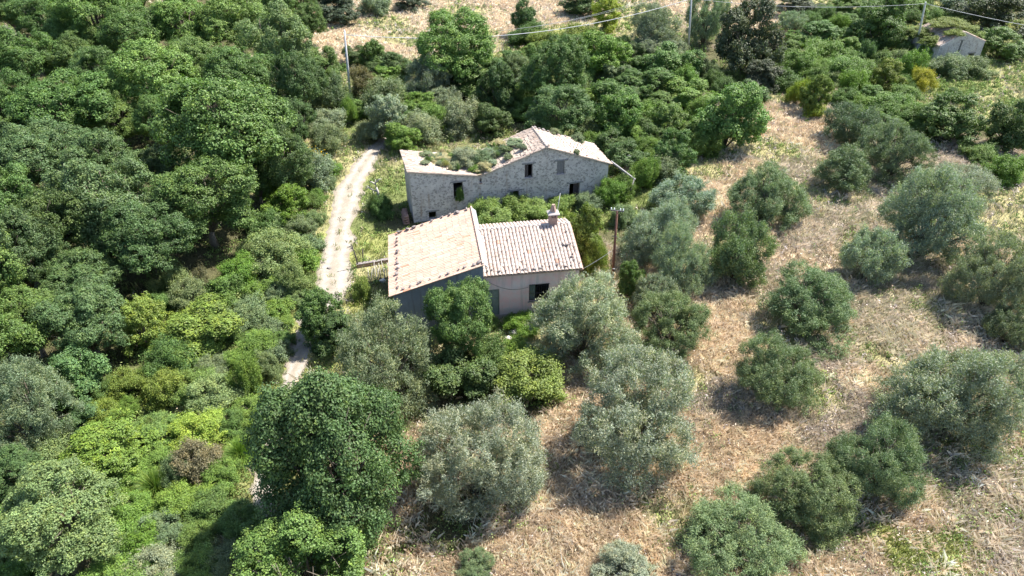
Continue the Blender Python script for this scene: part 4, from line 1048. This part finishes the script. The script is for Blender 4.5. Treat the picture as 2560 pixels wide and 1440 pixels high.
T_ = """
# --- olives of the grove
olive|1940,933,208,212|olg|olive_tree|round green olive standing alone in the straw, third row from the bottom
olive|2400,985,330,325|ol|olive_tree|largest grey olive at the grove's lower end, bare limbs showing and a long shadow
olive|2195,1165,232,235|olg|olive_tree|bushy green olive touching its twin, upper one of the joined pair
olive|2020,1225,236,222|olg|olive_tree|bushy green olive touching its twin, lower one of the joined pair
olive|1848,1352,290,215|olg|olive_tree|wide olive cut by the bottom edge below the joined pair
olive|1600,1045,330,335|oll|olive_tree|very large silvery olive with feathery top below the one at the cottage's corner
olive|1195,1150,320,330|oll|olive_tree|large pale silver olive between the big dark oak and the straw
olive|1458,815,270,270|oll|olive_tree|big silvery olive in front of the cottage window
olive|968,895,265,275|olb|olive_tree|rounded grey olive with yellowish patches in front of the cottage wing
olives|1560,1425,150,90|oll|olive_tree|small silvery olive top cut by the bottom edge
olives|1190,1412,95,75|olg|olive_shoot|small olive regrowth in the straw near the bottom edge
olives|1700,492,150,125|ol|olive_tree|small grey olive at the head of the straw path by the rusty pole
olive|1919,500,210,175|olg|olive_tree|dense rounded olive right of the straw path above the thin olive
olive|1650,580,180,190|oll|olive_tree|pale silver olive right beside the rusty pole
olive|1700,655,140,190|oll|olive_tree|silver olive filling the gap behind the dark sapling
olives|1847,635,165,190|olg|olive_tree|thin see-through olive with dark limbs beside the straw path
olives|2177,640,140,165|oll|olive_tree|small pale olive with a clear single trunk in the middle of the grove
olive|2331,548,262,280|oll|olive_tree|tall silver olive with heavy dark shade under it
olive|2031,755,252,205|olg|olive_tree|broad green olive between the thin olive and the lone round one
olive|2490,700,200,220|ol|olive_tree|grey olive at the far side edge with bare twigs, below the tall silver one
olives|2530,815,120,130|old|olive_tree|dark olive in shade at the side edge under the grey one
olive|1675,822,205,190|olg|olive_tree|dark green rounded olive between the dark sapling and the straw path
olives|1640,740,110,120|ol|olive_tree|low grey olive squeezed behind the dark green rounded one
olives|2125,306,135,125|old|olive_tree|dark grey olive at the top of the grove under the yellow bushes
olive|2233,381,182,172|old|olive_tree|dark grey olive with deep shade below, neighbour of the umbrella shaped one
olives|2113,425,142,120|olg|olive_tree|umbrella shaped olive with a leaning trunk
olive|2400,460,170,120|ol|olive_tree|grey olive just behind the tall silver one
# --- around the cottage
oak|1145,800,190,225|mid|oak_tree|upright bright green oak in front of the cottage's grey wing
oaks|1150,930,200,180|dk|oak_tree|dark green oak lower limb mass beneath the bright upright oak
bush|1300,945,200,155|court|shrub|yellow green leafy shrub at the edge of the straw in front of the cottage
bush|1215,895,110,110|mid|shrub|dark leafy shrub between the oak and the yellow green shrub
bigoak|832,1150,425,545|bigo|oak_tree|huge dark green oak overhanging the track, tallest tree in front
oak|765,1415,345,160|lt|oak_tree|light green oak crown cut by the bottom edge beneath the huge oak
oaks|800,795,130,160|mid|oak_tree|slim green oak standing on the edge of the track by the cottage
oaks|845,835,120,130|dk|oak_tree|shaded small oak between the slim one and the yellowish olive
oaks|1572,700,75,130|mid|oak_sapling|narrow dark green sapling beside the foot of the rusty pole
oaks|1462,600,105,175|yel|shrub_tree|tall yellow green bush against the cottage's gable end
bush|1490,650,60,90|yel|shrub|lower yellow green bush in front of the tall one by the gable
bush|1425,575,60,80|yel|shrub|yellow green bush just behind the cream roof's end
bush|905,728,52,62|court|shrub|bright lime young shrub by the track and the stakes
bush|1300,810,90,45|vivid|shrub|low bright creeper at the foot of the pink wall
bush|1215,800,70,50|lt|shrub|green shrub at the foot of the green door
bush|1290,880,90,50|vivid|shrub|low green clump beside the pale slab
# --- courtyard
bush|1215,535,90,75|court|bramble|bright bramble against the farmhouse by the peach roof's top corner
bush|1280,520,100,70|court|bramble|bright bramble beneath the farmhouse's low middle doorway
bush|1250,560,110,50|court|bramble|bramble behind the cream roof's ridge
bush|1345,530,110,60|court|bramble|bramble in the middle of the courtyard
bush|1400,510,70,50|court|bramble|bramble under the farmhouse door next to the mast
bush|1185,560,26,95|lime|climber|upright lime climber beside the peach roof's top corner
bush|1470,505,80,50|olg|bramble|grey green bramble at the farmhouse's door side corner
bush|1525,480,80,80|fresh|bush|bush at the end corner of the farmhouse below the beam
bush|1560,470,70,70|lt|bush|bush under the fallen beam
bush|1610,440,70,90|fresh|bush|rounded yellow green bush beyond the stone pier
bush|1560,540,70,60|olg|bush|low grey green bush behind the rusty pole
bushs|1480,555,60,50|lt|bush|low green bush behind the yellow green ones by the gable
# --- on and in front of the farmhouse
broom|935,505,46,60|brg|broom|dark weeds at the foot of the dead snag
bush|960,520,60,60|mid|bush|shaded low bush along the farmhouse's end wall
# --- along the track, upper side
oaks|968,300,105,140|grey|shrub_tree|greyish thin leaved tree overhanging the bend of the track
bush|960,250,110,110|olb|shrub|yellowish brown shrub below the rust coloured one
bush|908,208,75,80|brown|shrub|rust brown dying shrub next to the concrete pole
olives|1063,205,105,120|ol|olive_tree|grey wild olive above the greyish thin leaved tree
olives|1113,255,100,80|ol|olive_tree|low grey wild olive between the brown and the dark oaks
bush|1147,300,115,95|olb|shrub|olive yellow shrub behind the weedy roof
bush|1050,325,105,80|olb|shrub|shrub with pale tips behind the old roof's left end
oaks|928,141,75,90|mid|oak_tree|small oak standing in front of the straw field
oaks|992,165,95,80|dk|oak_tree|dark oak behind the rust brown shrub
oak|1137,118,215,190|lt|oak_tree|large feathery light green oak in front of the upper straw field
oaks|1165,205,140,110|mid|oak_tree|oak mass below the large feathery one
oaks|1237,225,112,150|dk|oak_tree|dark narrow oak behind the farmhouse's valley
oaks|1230,300,105,90|dk|oak_tree|very dark oak directly behind the weedy roof
oak|1392,175,180,190|mid|oak_tree|tall grey green oak behind the farmhouse ridge
oak|1405,285,180,130|blue|oak_tree|dark blue green oak touching the farmhouse roof
oaks|1506,141,150,130|vivid|laurel_tree|vivid green upright laurel behind the tall grey green oak
oaks|1523,255,130,120|mid|oak_tree|green oak below the vivid laurel
oaks|1554,300,130,150|lt|oak_tree|speckled light oak behind the farmhouse's far slope
oaks|1665,310,105,120|lt|oak_tree|light green oak between the speckled one and the big ball
oaks|1823,300,172,200|lt|ash_tree|big ball shaped light green tree at the top of the grove
oaks|1728,235,130,90|fresh|ash_tree|yellowish green tree above the big ball
oaks|1686,390,105,130|mid|oak_tree|dark green oak behind the bush and the stone pier
oaks|1637,215,120,90|mid|oak_tree|green oak mass right of the vivid laurel
oaks|1686,157,150,115|mid|walnut_tree|broad leaved green tree at the foot of the middle pole
olive|1637,75,150,130|ol|olive_tree|grey olive beside the middle pole, top edge
olive|1765,55,115,140|ol|olive_tree|grey olive between the middle pole and the dark evergreen
olives|1650,120,110,70|ol|olive_tree|lower grey olive beneath the one beside the middle pole
oaks|1873,95,165,230|holm|holm_oak|tall dark evergreen, darkest tree of the upper slope
oaks|1900,185,110,90|holm|holm_oak|smaller dark evergreen at the foot of the tall one
oaks|1516,37,78,95|lime|flowering_tree|pale yellow flowering tree at the top edge
oaks|1315,50,70,100|blue|conifer_tree|small conical blue green tree on the straw field
bush|1318,90,100,45|mid|shrub|dark shrub skirt around the conical tree
oaks|850,20,130,95|holm|shrub_tree|dark shrub in the straw field at the top edge, widest one
bush|935,12,80,60|grey|shrub|greyish shrub between the two dark ones at the top edge
oaks|1025,2,90,55|holm|shrub_tree|dark shrub cut by the top edge above the straw field
oaks|1450,12,110,70|dk|oak_tree|dark tree at the top edge beside the flowering one
bush|1360,112,110,30|yel|shrub|low yellow green hedge of shrubs right of the conical tree
bush|1440,100,120,50|yel|shrub|yellow green bush band before the tall grey green oak
bush|770,430,120,110|grey|broom|grey green broom with a few yellow flowers by the track
bush|820,350,90,80|olg|shrub|olive green shrub above the flowering broom
bush|868,285,45,80|fresh|shrub|bright green slender shrub below the concrete pole
bush|817,240,90,110|olg|shrub|grey green shrub beside the concrete pole
oaks|811,165,100,110|mid|oak_tree|green oak at the border of wood and straw field
bush|920,330,80,60|olb|shrub|low shrub overhanging the bend of the track
bush|820,300,100,70|grey|shrub|pale grey green shrub above the broom
# --- upper right slope
oaks|1997,15,115,70|holm|oak_tree|dark oak at the top edge above the bramble slope
olives|1984,55,75,60|ol|olive_tree|little grey olive on the bramble slope
oaks|2042,85,115,80|mid|shrub_tree|rounded green shrub tree on the bramble slope
bush|2096,62,55,50|vivid|shrub|small bright green bush on the slope
oaks|2204,60,135,145|mid|oak_tree|big dark ivy covered oak left of the leaning pole
oaks|2120,18,90,60|lt|oak_tree|light tree at the top edge left of the ivy covered oak
bush|2253,108,85,70|mid|shrub|dark shrub between the ivy oak and the leaning pole
bush|2160,135,50,60|blue|shrub|small round blue green shrub under the ivy covered oak
bush|1997,160,95,70|lt|bramble|bramble heap beside the dark evergreen
bush|2067,135,115,70|fresh|bramble|bright bramble heap in the middle of the slope
bush|2121,178,105,70|lt|bramble|green bramble heap above the brightest yellow bush
bush|1960,200,90,60|mid|bramble|dark bramble at the foot of the evergreens
bush|1993,236,55,75|lime|citrus_bush|pale yellow bush, upper one of the yellow pair
oaks|2042,244,80,115|yel|citrus_tree|yellow green bush, taller one of the yellow pair
bush|2035,280,50,40|lime|citrus_bush|low lemon yellow growth at the foot of the yellow pair
bush|2138,219,80,80|vivid|shrub|green shrub next to the brightest yellow bush
oaks|2216,190,82,92|yel|citrus_tree|brightest yellow green round bush on the slope
bush|2274,168,75,80|fresh|shrub|green bush at the foot of the leaning pole
bush|2307,203,60,60|gold|citrus_bush|small golden yellow bush below the leaning pole
bush|2212,268,110,70|lt|bramble|bramble below the brightest yellow bush
bush|2265,300,90,60|lt|bramble|bramble between dark olive and dark rounded tree
oaks|2382,306,155,140|mid|oak_tree|dark rounded tree in the far corner of the grove
bushs|2385,240,50,40|mid|shrub|small dark bush above the dark rounded tree
oaks|2535,323,130,165|dk|oak_tree|dark oak cut by the side edge above the bramble
bush|2515,428,100,80|fresh|bramble|bright bramble with white flowers at the side edge
bush|2450,385,80,50|lt|bramble|bramble under the dark rounded tree
oaks|2490,25,170,130|holm|oak_tree|very dark oak in the top corner above the barn
oaks|2400,2,110,50|ol|olive_tree|grey tree at the top edge behind the barn
oaks|2510,112,120,90|mid|shrub_tree|feathery green shrub against the barn's end wall
bush|2328,135,60,60|lt|shrub|green shrub at the barn's near corner
bush|2445,170,80,28|olg|shrub|low grey green shrubs before the barn's doorway
bush|2375,168,90,30|olg|shrub|low creeper at the foot of the barn's gable
bush|2340,45,50,40|lt|shrub|sapling clump behind the leaning pole
bush|2390,50,45,40|pale|shrub|pale sapling clump behind the barn
# --- wood on the left, big crowns
oak|386,205,258,206|lt|oak_tree|bright domed oak in the middle of the upper wood
oak|555,330,368,318|mid|oak_tree|widest domed oak at the wood's edge towards the track
oak|50,150,181,165|mid|oak_tree|oak at the side edge under the grey dead shrub
oak|185,270,253,200|mid|oak_tree|broad oak below the dark gap of the upper wood
oak|30,270,165,188|mid|oak_tree|oak at the side edge beside the broad one
oak|285,300,165,129|lt|oak_tree|paler oak between the bright dome and the broad one
oak|100,390,247,200|blue|oak_tree|blue green oak at the side edge of the wood's middle
oak|235,415,231,188|blue|oak_tree|blue green oak left of the widest dome's shade
oak|253,520,291,277|blue|oak_tree|big shaded oak in the dark centre of the wood
oak|117,590,231,259|dk|oak_tree|dark leaning oak left of the shaded one
oak|370,600,247,224|dk|oak_tree|dark oak hanging towards the brown shrub
oak|505,500,291,224|mid|oak_tree|flat topped oak under the widest dome
oak|202,700,209,182|blue|oak_tree|grey green oak over the darkest hollow
oak|35,650,209,265|blue|oak_tree|tall oak at the side edge with pale tips
oak|70,810,209,188|mid|oak_tree|oak at the side edge above the silvery willow
oak|235,35,231,118|lt|oak_tree|light oak near the top edge of the wood
oak|110,45,154,118|mid|oak_tree|oak near the top edge beside the dead shrub
oak|335,85,198,141|mid|oak_tree|oak directly above the bright dome
oak|460,60,198,153|lt|oak_tree|light oak at the top edge centre of the wood
oak|590,60,209,165|lt|oak_tree|airy oak at the top of the wood near the straw
oak|700,110,187,200|pale|oak_tree|pale feathery oak bordering the straw field
oak|470,170,187,141|lt|oak_tree|oak on the near side of the airy one
oak|600,190,198,153|mid|oak_tree|oak between the pale feathery one and the widest dome
oak|745,215,154,188|blue|oak_tree|blue green oak above the shaded edge by the track
oak|740,310,121,129|dk|oak_tree|dark oak in the shade beside the broom
oak|25,30,132,106|mid|oak_tree|oak in the top corner
oak|640,440,132,141|mid|oak_tree|small oak between the flat topped one and the vivid shrub
oak|420,420,154,129|dk|oak_tree|dark oak in the hollow under the widest dome
# --- wood edge shrubs
oaks|725,520,125,120|vivid|shrub_tree|vivid green round shrub at the wood's edge by the track
bush|690,465,95,70|fresh|shrub|green shrub just above the vivid round one
oaks|350,815,140,170|yel|mastic_shrub|yellow green shrub, left one of the pair by the dark hollow
oaks|500,820,220,160|yel|mastic_shrub|yellow green shrub, wider one of the pair by the dark hollow
bush|600,680,110,80|vivid|shrub|green shrub between the brown dead growth and the track
bush|700,640,150,120|pale|bramble|pale arching bramble beside the track
bush|740,700,90,90|pale|bramble|pale bramble right on the track's edge
bush|485,740,110,90|brg|shrub|brownish shaded shrub above the wider yellow green one
bush|513,705,45,90|brown|heather|upright dry brown heather at the wood's edge
bush|430,705,95,80|pale|bramble|pale leafy bramble above the yellow green pair
bush|395,760,80,70|lt|shrub|green shrub behind the left yellow green one
bush|620,790,110,90|olg|shrub|grey green shrub beside the wider yellow green one
bush|650,860,100,80|fresh|shrub|green shrub near the track below the pale brambles
bush|650,560,90,80|mid|shrub|dark shrub under the vivid round one
# --- bottom left slope
olive|68,1030,235,300|grey|willow_tree|silvery grey willow like tree at the side edge
oaks|175,950,165,180|acacia|acacia_tree|feathery blue green acacia beside the silvery tree
oaks|215,1050,110,110|acacia|acacia_tree|lower feathery acacia below the first
bush|412,975,115,105|yel|mastic_shrub|olive yellow shrub in the middle of the lower slope
bush|326,955,100,90|yel|mastic_shrub|yellow green shrub right of the acacia
bush|248,1045,100,90|yel|mastic_shrub|olive yellow shrub below the acacia
bush|311,1024,62,60|vivid|shrub|small vivid shrub between two yellowish ones
bush|544,985,145,90|pale|bramble|pale bramble with pinkish tips on the slope
bush|620,950,80,110|fresh|shrub|upright yellowish shrub near the track bend
bush|487,1075,150,90|lime|bramble|yellow leaved bramble mound on the lower slope
bush|394,1068,110,80|lt|bramble|green bramble next to the yellow leaved mound
oaks|262,1130,230,160|fresh|bramble|broad bright bramble mound above the light green tree
oak|150,1285,320,270|pale|maple_tree|large light green tree in the bottom corner
oak|38,1190,150,150|blue|oak_tree|blue green tree at the side edge behind the light green one
bush|487,1150,125,120|brown|heather|large brown heather on the lower slope
bush|440,1190,80,90|olg|heather|greener part of heather beside the large brown one
bush|320,1200,110,90|fresh|bramble|fresh bramble left of the tall arching grass tussock
fountain|385,1205,150,100|fresh|grass_tussock|tall arching grass tussock left of the brown heather
bush|560,1190,100,90|fresh|shrub|yellowish green shrub between the brown heather and the huge oak
bush|590,1060,90,80|lt|shrub|light green shrub at the huge oak's top
fountain|600,1120,110,100|fresh|grass_tussock|low arching grass tussock beside the huge oak
bush|525,1275,115,95|mid|shrub|green leafy shrub near the shaded track
bush|356,1365,125,95|vivid|shrub|bright green shrub near the bottom edge
bush|412,1320,120,80|olg|shrub|grey green shrub below the boulder
bush|394,1410,140,90|grey|shrub|grey fine leaved shrub at the bottom edge
bush|555,1400,110,100|olg|shrub|grey green shrub at the bottom edge near the track
bush|258,1405,100,85|acacia|shrub|bluish green shrub at the bottom edge
bush|170,1425,130,50|brown|heather|brown heather cut by the bottom edge
bush|55,1425,110,60|vivid|shrub|vivid green shrub in the bottom corner
bush|500,1350,100,90|lt|shrub|green shrub in front of the shaded track
bush|590,900,90,70|fresh|shrub|yellowish green shrub above the pale bramble
bush|670,920,70,80|olg|shrub|grey green shrub touching the track bend
"""
CAT = dict(olive_tree='olive tree', olive_shoot='olive tree', oak_tree='oak tree', oak_sapling='sapling', shrub='shrub', shrub_tree='shrub', bramble='bramble', climber='climbing plant', bush='bush', broom='broom shrub',
           laurel_tree='laurel', ash_tree='tree', walnut_tree='tree', holm_oak='evergreen tree', flowering_tree='tree', conifer_tree='conifer', citrus_bush='bush', citrus_tree='bush', mastic_shrub='shrub', heather='heather',
           willow_tree='tree', acacia_tree='acacia', maple_tree='tree', grass_tussock='grass tussock')
GRP = dict(olive_tree='olive trees of the grove', oak_tree='oaks around the houses and in the wood', shrub='shrubs on the slopes', bramble='bramble heaps', grass_tussock='arching grass tussocks', mastic_shrub='yellow green shrubs', broom='brooms')
for ln in T_.strip().splitlines():
    if ln.startswith('#'): continue
    kind, geo, colr, name, label = ln.split('|')
    plant(kind, *[float(v) for v in geo.split(',')], colr, name, label, CAT[name], GRP.get(name))

# weeds rooted on the roofs
for (fx, fy, r_, hz, colr, kind, lb) in ((5.2, 2.3, 1.5, .9, 'oll', 'bush', "tall grey leaved weeds growing thickly on the farmhouse roof"), (6.6, 1.9, 1.2, .9, 'olg', 'bush', "green weeds rooted in the valley of the farmhouse roof"),
        (6.2, 3.4, 1.2, .7, 'olg', 'bush', "green weeds at the back of the farmhouse roof's valley"), (7.9, 2.9, .9, .45, 'grey', 'bush', "dry grey weeds climbing the farmhouse's gable slope"),
        (3.4, 2.6, 1.0, .35, 'straw', 'bush', "straw coloured weeds on the lower farmhouse roof"), (10.6, 2.8, .95, .28, 'olb', 'bush', "thin yellowish grass patch near the farmhouse ridge"),
        (6.9, .5, .8, .5, 'straw', 'bush', "yellowing tuft above the farmhouse's blackened drain"), (9.2, 3.9, .7, .35, 'straw', 'bush', "dry tuft on the gable slope's back edge"),
        (17.4, 4.4, .8, .4, 'olg', 'bush', "green weeds on the back corner of the farmhouse's far slope"), (15.0, 4.5, .5, .35, 'olb', 'bush', "small tuft behind the farmhouse's far slope"), (15.7, .1, .35, .3, 'olb', 'bush', "little tuft on the front edge of the far slope"),
        (2.1, 3.9, .6, .25, 'olb', 'bush', "low tuft at the back of the lower farmhouse roof")):
    p = fw(fx, fy, 0); me, tr, R0, H0, zb0 = PROTO[(kind, 0)]
    plant(kind, *proj(p.x, p.y, zt(fx))[:2], 40, 40, colr, 'roof_weeds', lb, 'weeds', 'weeds growing on the farmhouse roof', z0=zt(fx) + .02, at=(p.x, p.y, r_ / R0, hz / H0 * .85))
rw = random.Random(12)
for k in range(60):
    fx = rw.choice([rw.gauss(6.0, 1.6), rw.gauss(9.0, 1.6), rw.gauss(4.2, 1.2)]); fy = rw.uniform(.7, 4.3); fx = min(max(fx, 1.2), 12.2)
    p = fw(fx, fy, 0); kd = rw.choice(['bushs', 'bushs', 'broom']); me, tr, R0, H0, zb0 = PROTO[(kd, 0)]; r_ = rw.uniform(.22, .6)
    plant(kd, -500, -500, 40, 40, rw.choice(['oll', 'olg', 'oll', 'straw', 'grey', 'fresh']), 'roof_weeds', "small weed tuft among the tall weeds of the farmhouse's valley roof", 'weeds', 'small tufts on the farmhouse roof', z0=zt(fx) + .02, at=(p.x, p.y, r_ / R0, rw.uniform(.15, .38) / H0))
def bw(x, y, z):
    ca, sa = math.cos(BA), math.sin(BA); return Vector((61.6 + x * ca - y * sa, 103.6 + x * sa + y * ca, z))
for (fx, fy, r_, hz, lb) in ((2.4, .9, 1.3, .8, "yellow green creeper on the near edge of the barn roof"), (3.4, 3.6, 2.6, 1.0, "yellow green creeper over the barn's ridge"), (5.6, 2.6, 2.2, .9, "creeper on the barn's far slope"),
        (.6, 5.0, 2.0, .9, "creeper hanging over the barn's back corner"), (-.5, 1.6, 1.3, .9, "creeper climbing the barn's near side wall"), (7.0, 1.4, 1.3, .8, "creeper at the barn's far corner")):
    p = bw(fx, fy, 0); z = zb_(min(max(fx, 0), 7.5)) - .1; me, tr, R0, H0, zb0 = PROTO[('bush', 1)]
    plant('bush', *proj(p.x, p.y, z)[:2], 40, 40, 'yel', 'creeper', lb, 'climbing plant', 'creeper over the ruined barn', z0=z, at=(p.x, p.y, r_ / R0, hz / H0 * .6))
# ivy hanging in the farmhouse window and yellow flowers of the broom
p = fw(4.4, -.1, 0)
plant('bush', 0, 0, 0, 0, 'lt', 'ivy', "green ivy hanging out of the farmhouse's dark upper window", 'ivy', z0=1.75, at=(p.x, p.y, .24, .5))
rng = np.random.default_rng(77); c0 = np.array(P(778, 385, 1.6)); n = 260
pos = c0 + rng.normal(0, 1, (n, 3)) * np.array([.75, .5, .22])
V, T = leaf_quads(rng, pos, unit(rng, n) + [0, 0, .6], unit(rng, n), np.full((n, 1), .055), np.full((n, 1), .045), np.tile([.75, .50, .02], (n, 1)) * rng.uniform(.8, 1.2, (n, 1)))
tag(obj("broom_flowers", np_mesh("broom_flowers", V, np.arange(len(V)).reshape(-1, 4), attr=T), M['grass']), "yellow flowers on top of the grey green broom by the track", "flowers", None, 'stuff')
# dead things
def dead(cx, cy, w, lb):
    me, tr, R0, H0, zb0 = PROTO[('dead', 0)]
    X, Y, sx, sz = fit('dead', 0, cx, cy, w, w * .9); o = obj("dead_shrub", me, None, None, (X, Y, 0)); o.scale = (sx, sx, sz * 1.2); PLACED.append((cx, cy, w, w)); tag(o, lb, "dead shrub", "dead twiggy shrubs")
dead(78, 60, 72, "larger pinkish grey leafless shrub in the upper wood"); dead(18, 92, 50, "smaller leafless shrub at the side edge of the upper wood")
g = P(952, 520); e = empty("dead_snag", g)
tag(e, "bleached dead tree snag with short bare arms between track and farmhouse", "dead tree")
MB().tube([(0, 0, -.2), (-.05, .05, 1.0), (-.12, .1, 1.7), (-.22, .15, 2.15)], [.22, .17, .12, .09], 9).build("trunk", M['pale_bark'], e)
for a_, b_, c_ in (((-.22, .15, 2.1), (-.25, .1, 2.6), (-.2, .1, 3.0)), ((-.25, .1, 2.5), (-.6, .1, 2.75), (-.8, .1, 2.7)), ((-.25, .1, 2.6), (.1, .2, 2.95), (.35, .2, 3.0)), ((-.12, .1, 1.7), (-.65, 0, 2.0), (-1.05, -.1, 2.45)),
                   ((-.65, 0, 2.0), (-.95, .1, 2.15), (-1.25, .1, 2.0)), ((-.05, .05, 1.0), (-.4, -.1, 1.4), (-.55, -.1, 1.9))):
    MB().tube([a_, b_, c_], [.07, .05, .03], 6).build("branch", M['pale_bark'], e)

# ------------------------------------------------------------------ the rest of the wood and thickets
def inside(poly, x, y):
    c = False; j = len(poly) - 1
    for i in range(len(poly)):
        if (poly[i][1] > y) != (poly[j][1] > y) and x < (poly[j][0] - poly[i][0]) * (y - poly[i][1]) / (poly[j][1] - poly[i][1]) + poly[i][0]: c = not c
        j = i
    return c
def fill(poly, spacing, kinds, colours, wr, hr, name, label, cat, group, seed, tries=4000, near=.5, cap=60):
    rg = random.Random(seed); xs = [p[0] for p in poly]; ys = [p[1] for p in poly]; done = 0
    for _ in range(tries):
        if done >= cap: break
        x, y = rg.uniform(min(xs), max(xs)), rg.uniform(min(ys), max(ys))
        if not inside(poly, x, y): continue
        sc_ = proj(*P(x, y)[:2])[2] / 28.0
        w = rg.uniform(*wr) * sc_; h = w * rg.uniform(*hr)
        if any(math.hypot((x - a) / (spacing * sc_ + c * near), (y - b) / (spacing * sc_ + d * near)) < 1 for a, b, c, d in PLACED): continue
        g = P(x, y)
        if built_over(np.array([g[0]]), np.array([g[1]]))[0] or track_dist(np.array([g[0]]), np.array([g[1]]))[0] < 1.3: continue
        i = rg.randrange(len(colours)); plant(rg.choice(kinds), x, y, w, h, colours[i][0], name, label % colours[i][1], cat, group); done += 1
fill([(-120, -160), (760, -160), (790, 60), (760, 330), (700, 430), (600, 560), (430, 640), (330, 740), (220, 860), (-120, 880)], 26, ['oak'], [('mid', 'mid green'), ('lt', 'light green'), ('mid', 'dense green'), ('blue', 'blue green')],
     (175, 260), (.9, 1.15), "oak_tree", "%s oak in the closed wood, its crown merged with taller neighbours", 'oak tree', 'oaks closing the wood', 1, near=.36, cap=60)
fill([(250, 880), (620, 740), (700, 880), (640, 1040), (600, 1300), (590, 1440), (-60, 1500), (-60, 1000)], 22, ['bush'], [('fresh', 'fresh green'), ('olg', 'grey green'), ('lt', 'light green'), ('fresh', 'yellow green'), ('pale', 'pale'), ('mid', 'dark green')],
     (60, 100), (.7, .9), "shrub", "%s shrub in the thicket of the lower slope beside the wood", 'shrub', 'thicket of the lower slope', 2, near=.30, cap=60)
fill([(560, 720), (640, 600), (700, 560), (790, 470), (830, 400), (790, 560), (760, 700), (720, 840), (690, 900), (600, 860)], 16, ['bush', 'bushs'], [('fresh', 'fresh green'), ('olg', 'grey green'), ('pale', 'pale'), ('lt', 'light green')],
     (45, 80), (.7, .9), "shrub", "%s shrub on the verge between the wood and the track", 'shrub', 'shrubs on the verge of the track', 3, near=.28, cap=30)
fill([(800, 200), (900, 130), (1000, 150), (1100, 220), (1200, 180), (1300, 130), (1500, 90), (1620, 120), (1800, 180), (1900, 230), (1780, 350), (1720, 430), (1600, 440), (1530, 380), (1300, 290), (1100, 350), (960, 360), (820, 330)], 16, ['oaks', 'bush'],
     [('mid', 'mid green'), ('lt', 'light green'), ('dk', 'dark green'), ('olg', 'grey green'), ('fresh', 'yellowish green')], (80, 140), (.75, .95), "shrub_tree", "%s shrubby tree in the thicket behind the farmhouse", 'shrub', 'thicket behind the farmhouse', 4, near=.30, cap=50)
fill([(1930, 110), (2100, 0), (2330, -20), (2330, 130), (2300, 230), (2330, 330), (2200, 320), (2080, 230), (1940, 230)], 16, ['bush', 'oaks'], [('lt', 'light green'), ('fresh', 'yellowish green'), ('mid', 'mid green'), ('pale', 'pale')],
     (75, 130), (.6, .85), "shrub", "%s bush in the overgrown slope between the dark evergreen and the barn", 'shrub', 'bushes of the overgrown slope', 5, near=.28, cap=45)
fill([(760, -200), (2700, -220), (2700, -50), (1300, -40), (760, -40)], 60, ['oaks', 'oak'], [('mid', 'mid green'), ('dk', 'dark green')], (120, 200), (.8, .9), "oak_tree", "%s oak beyond the straw field", 'oak tree', 'oaks beyond the field', 6, near=.5, cap=14)
print("plants", _n[0], "objects", len(scene.objects))
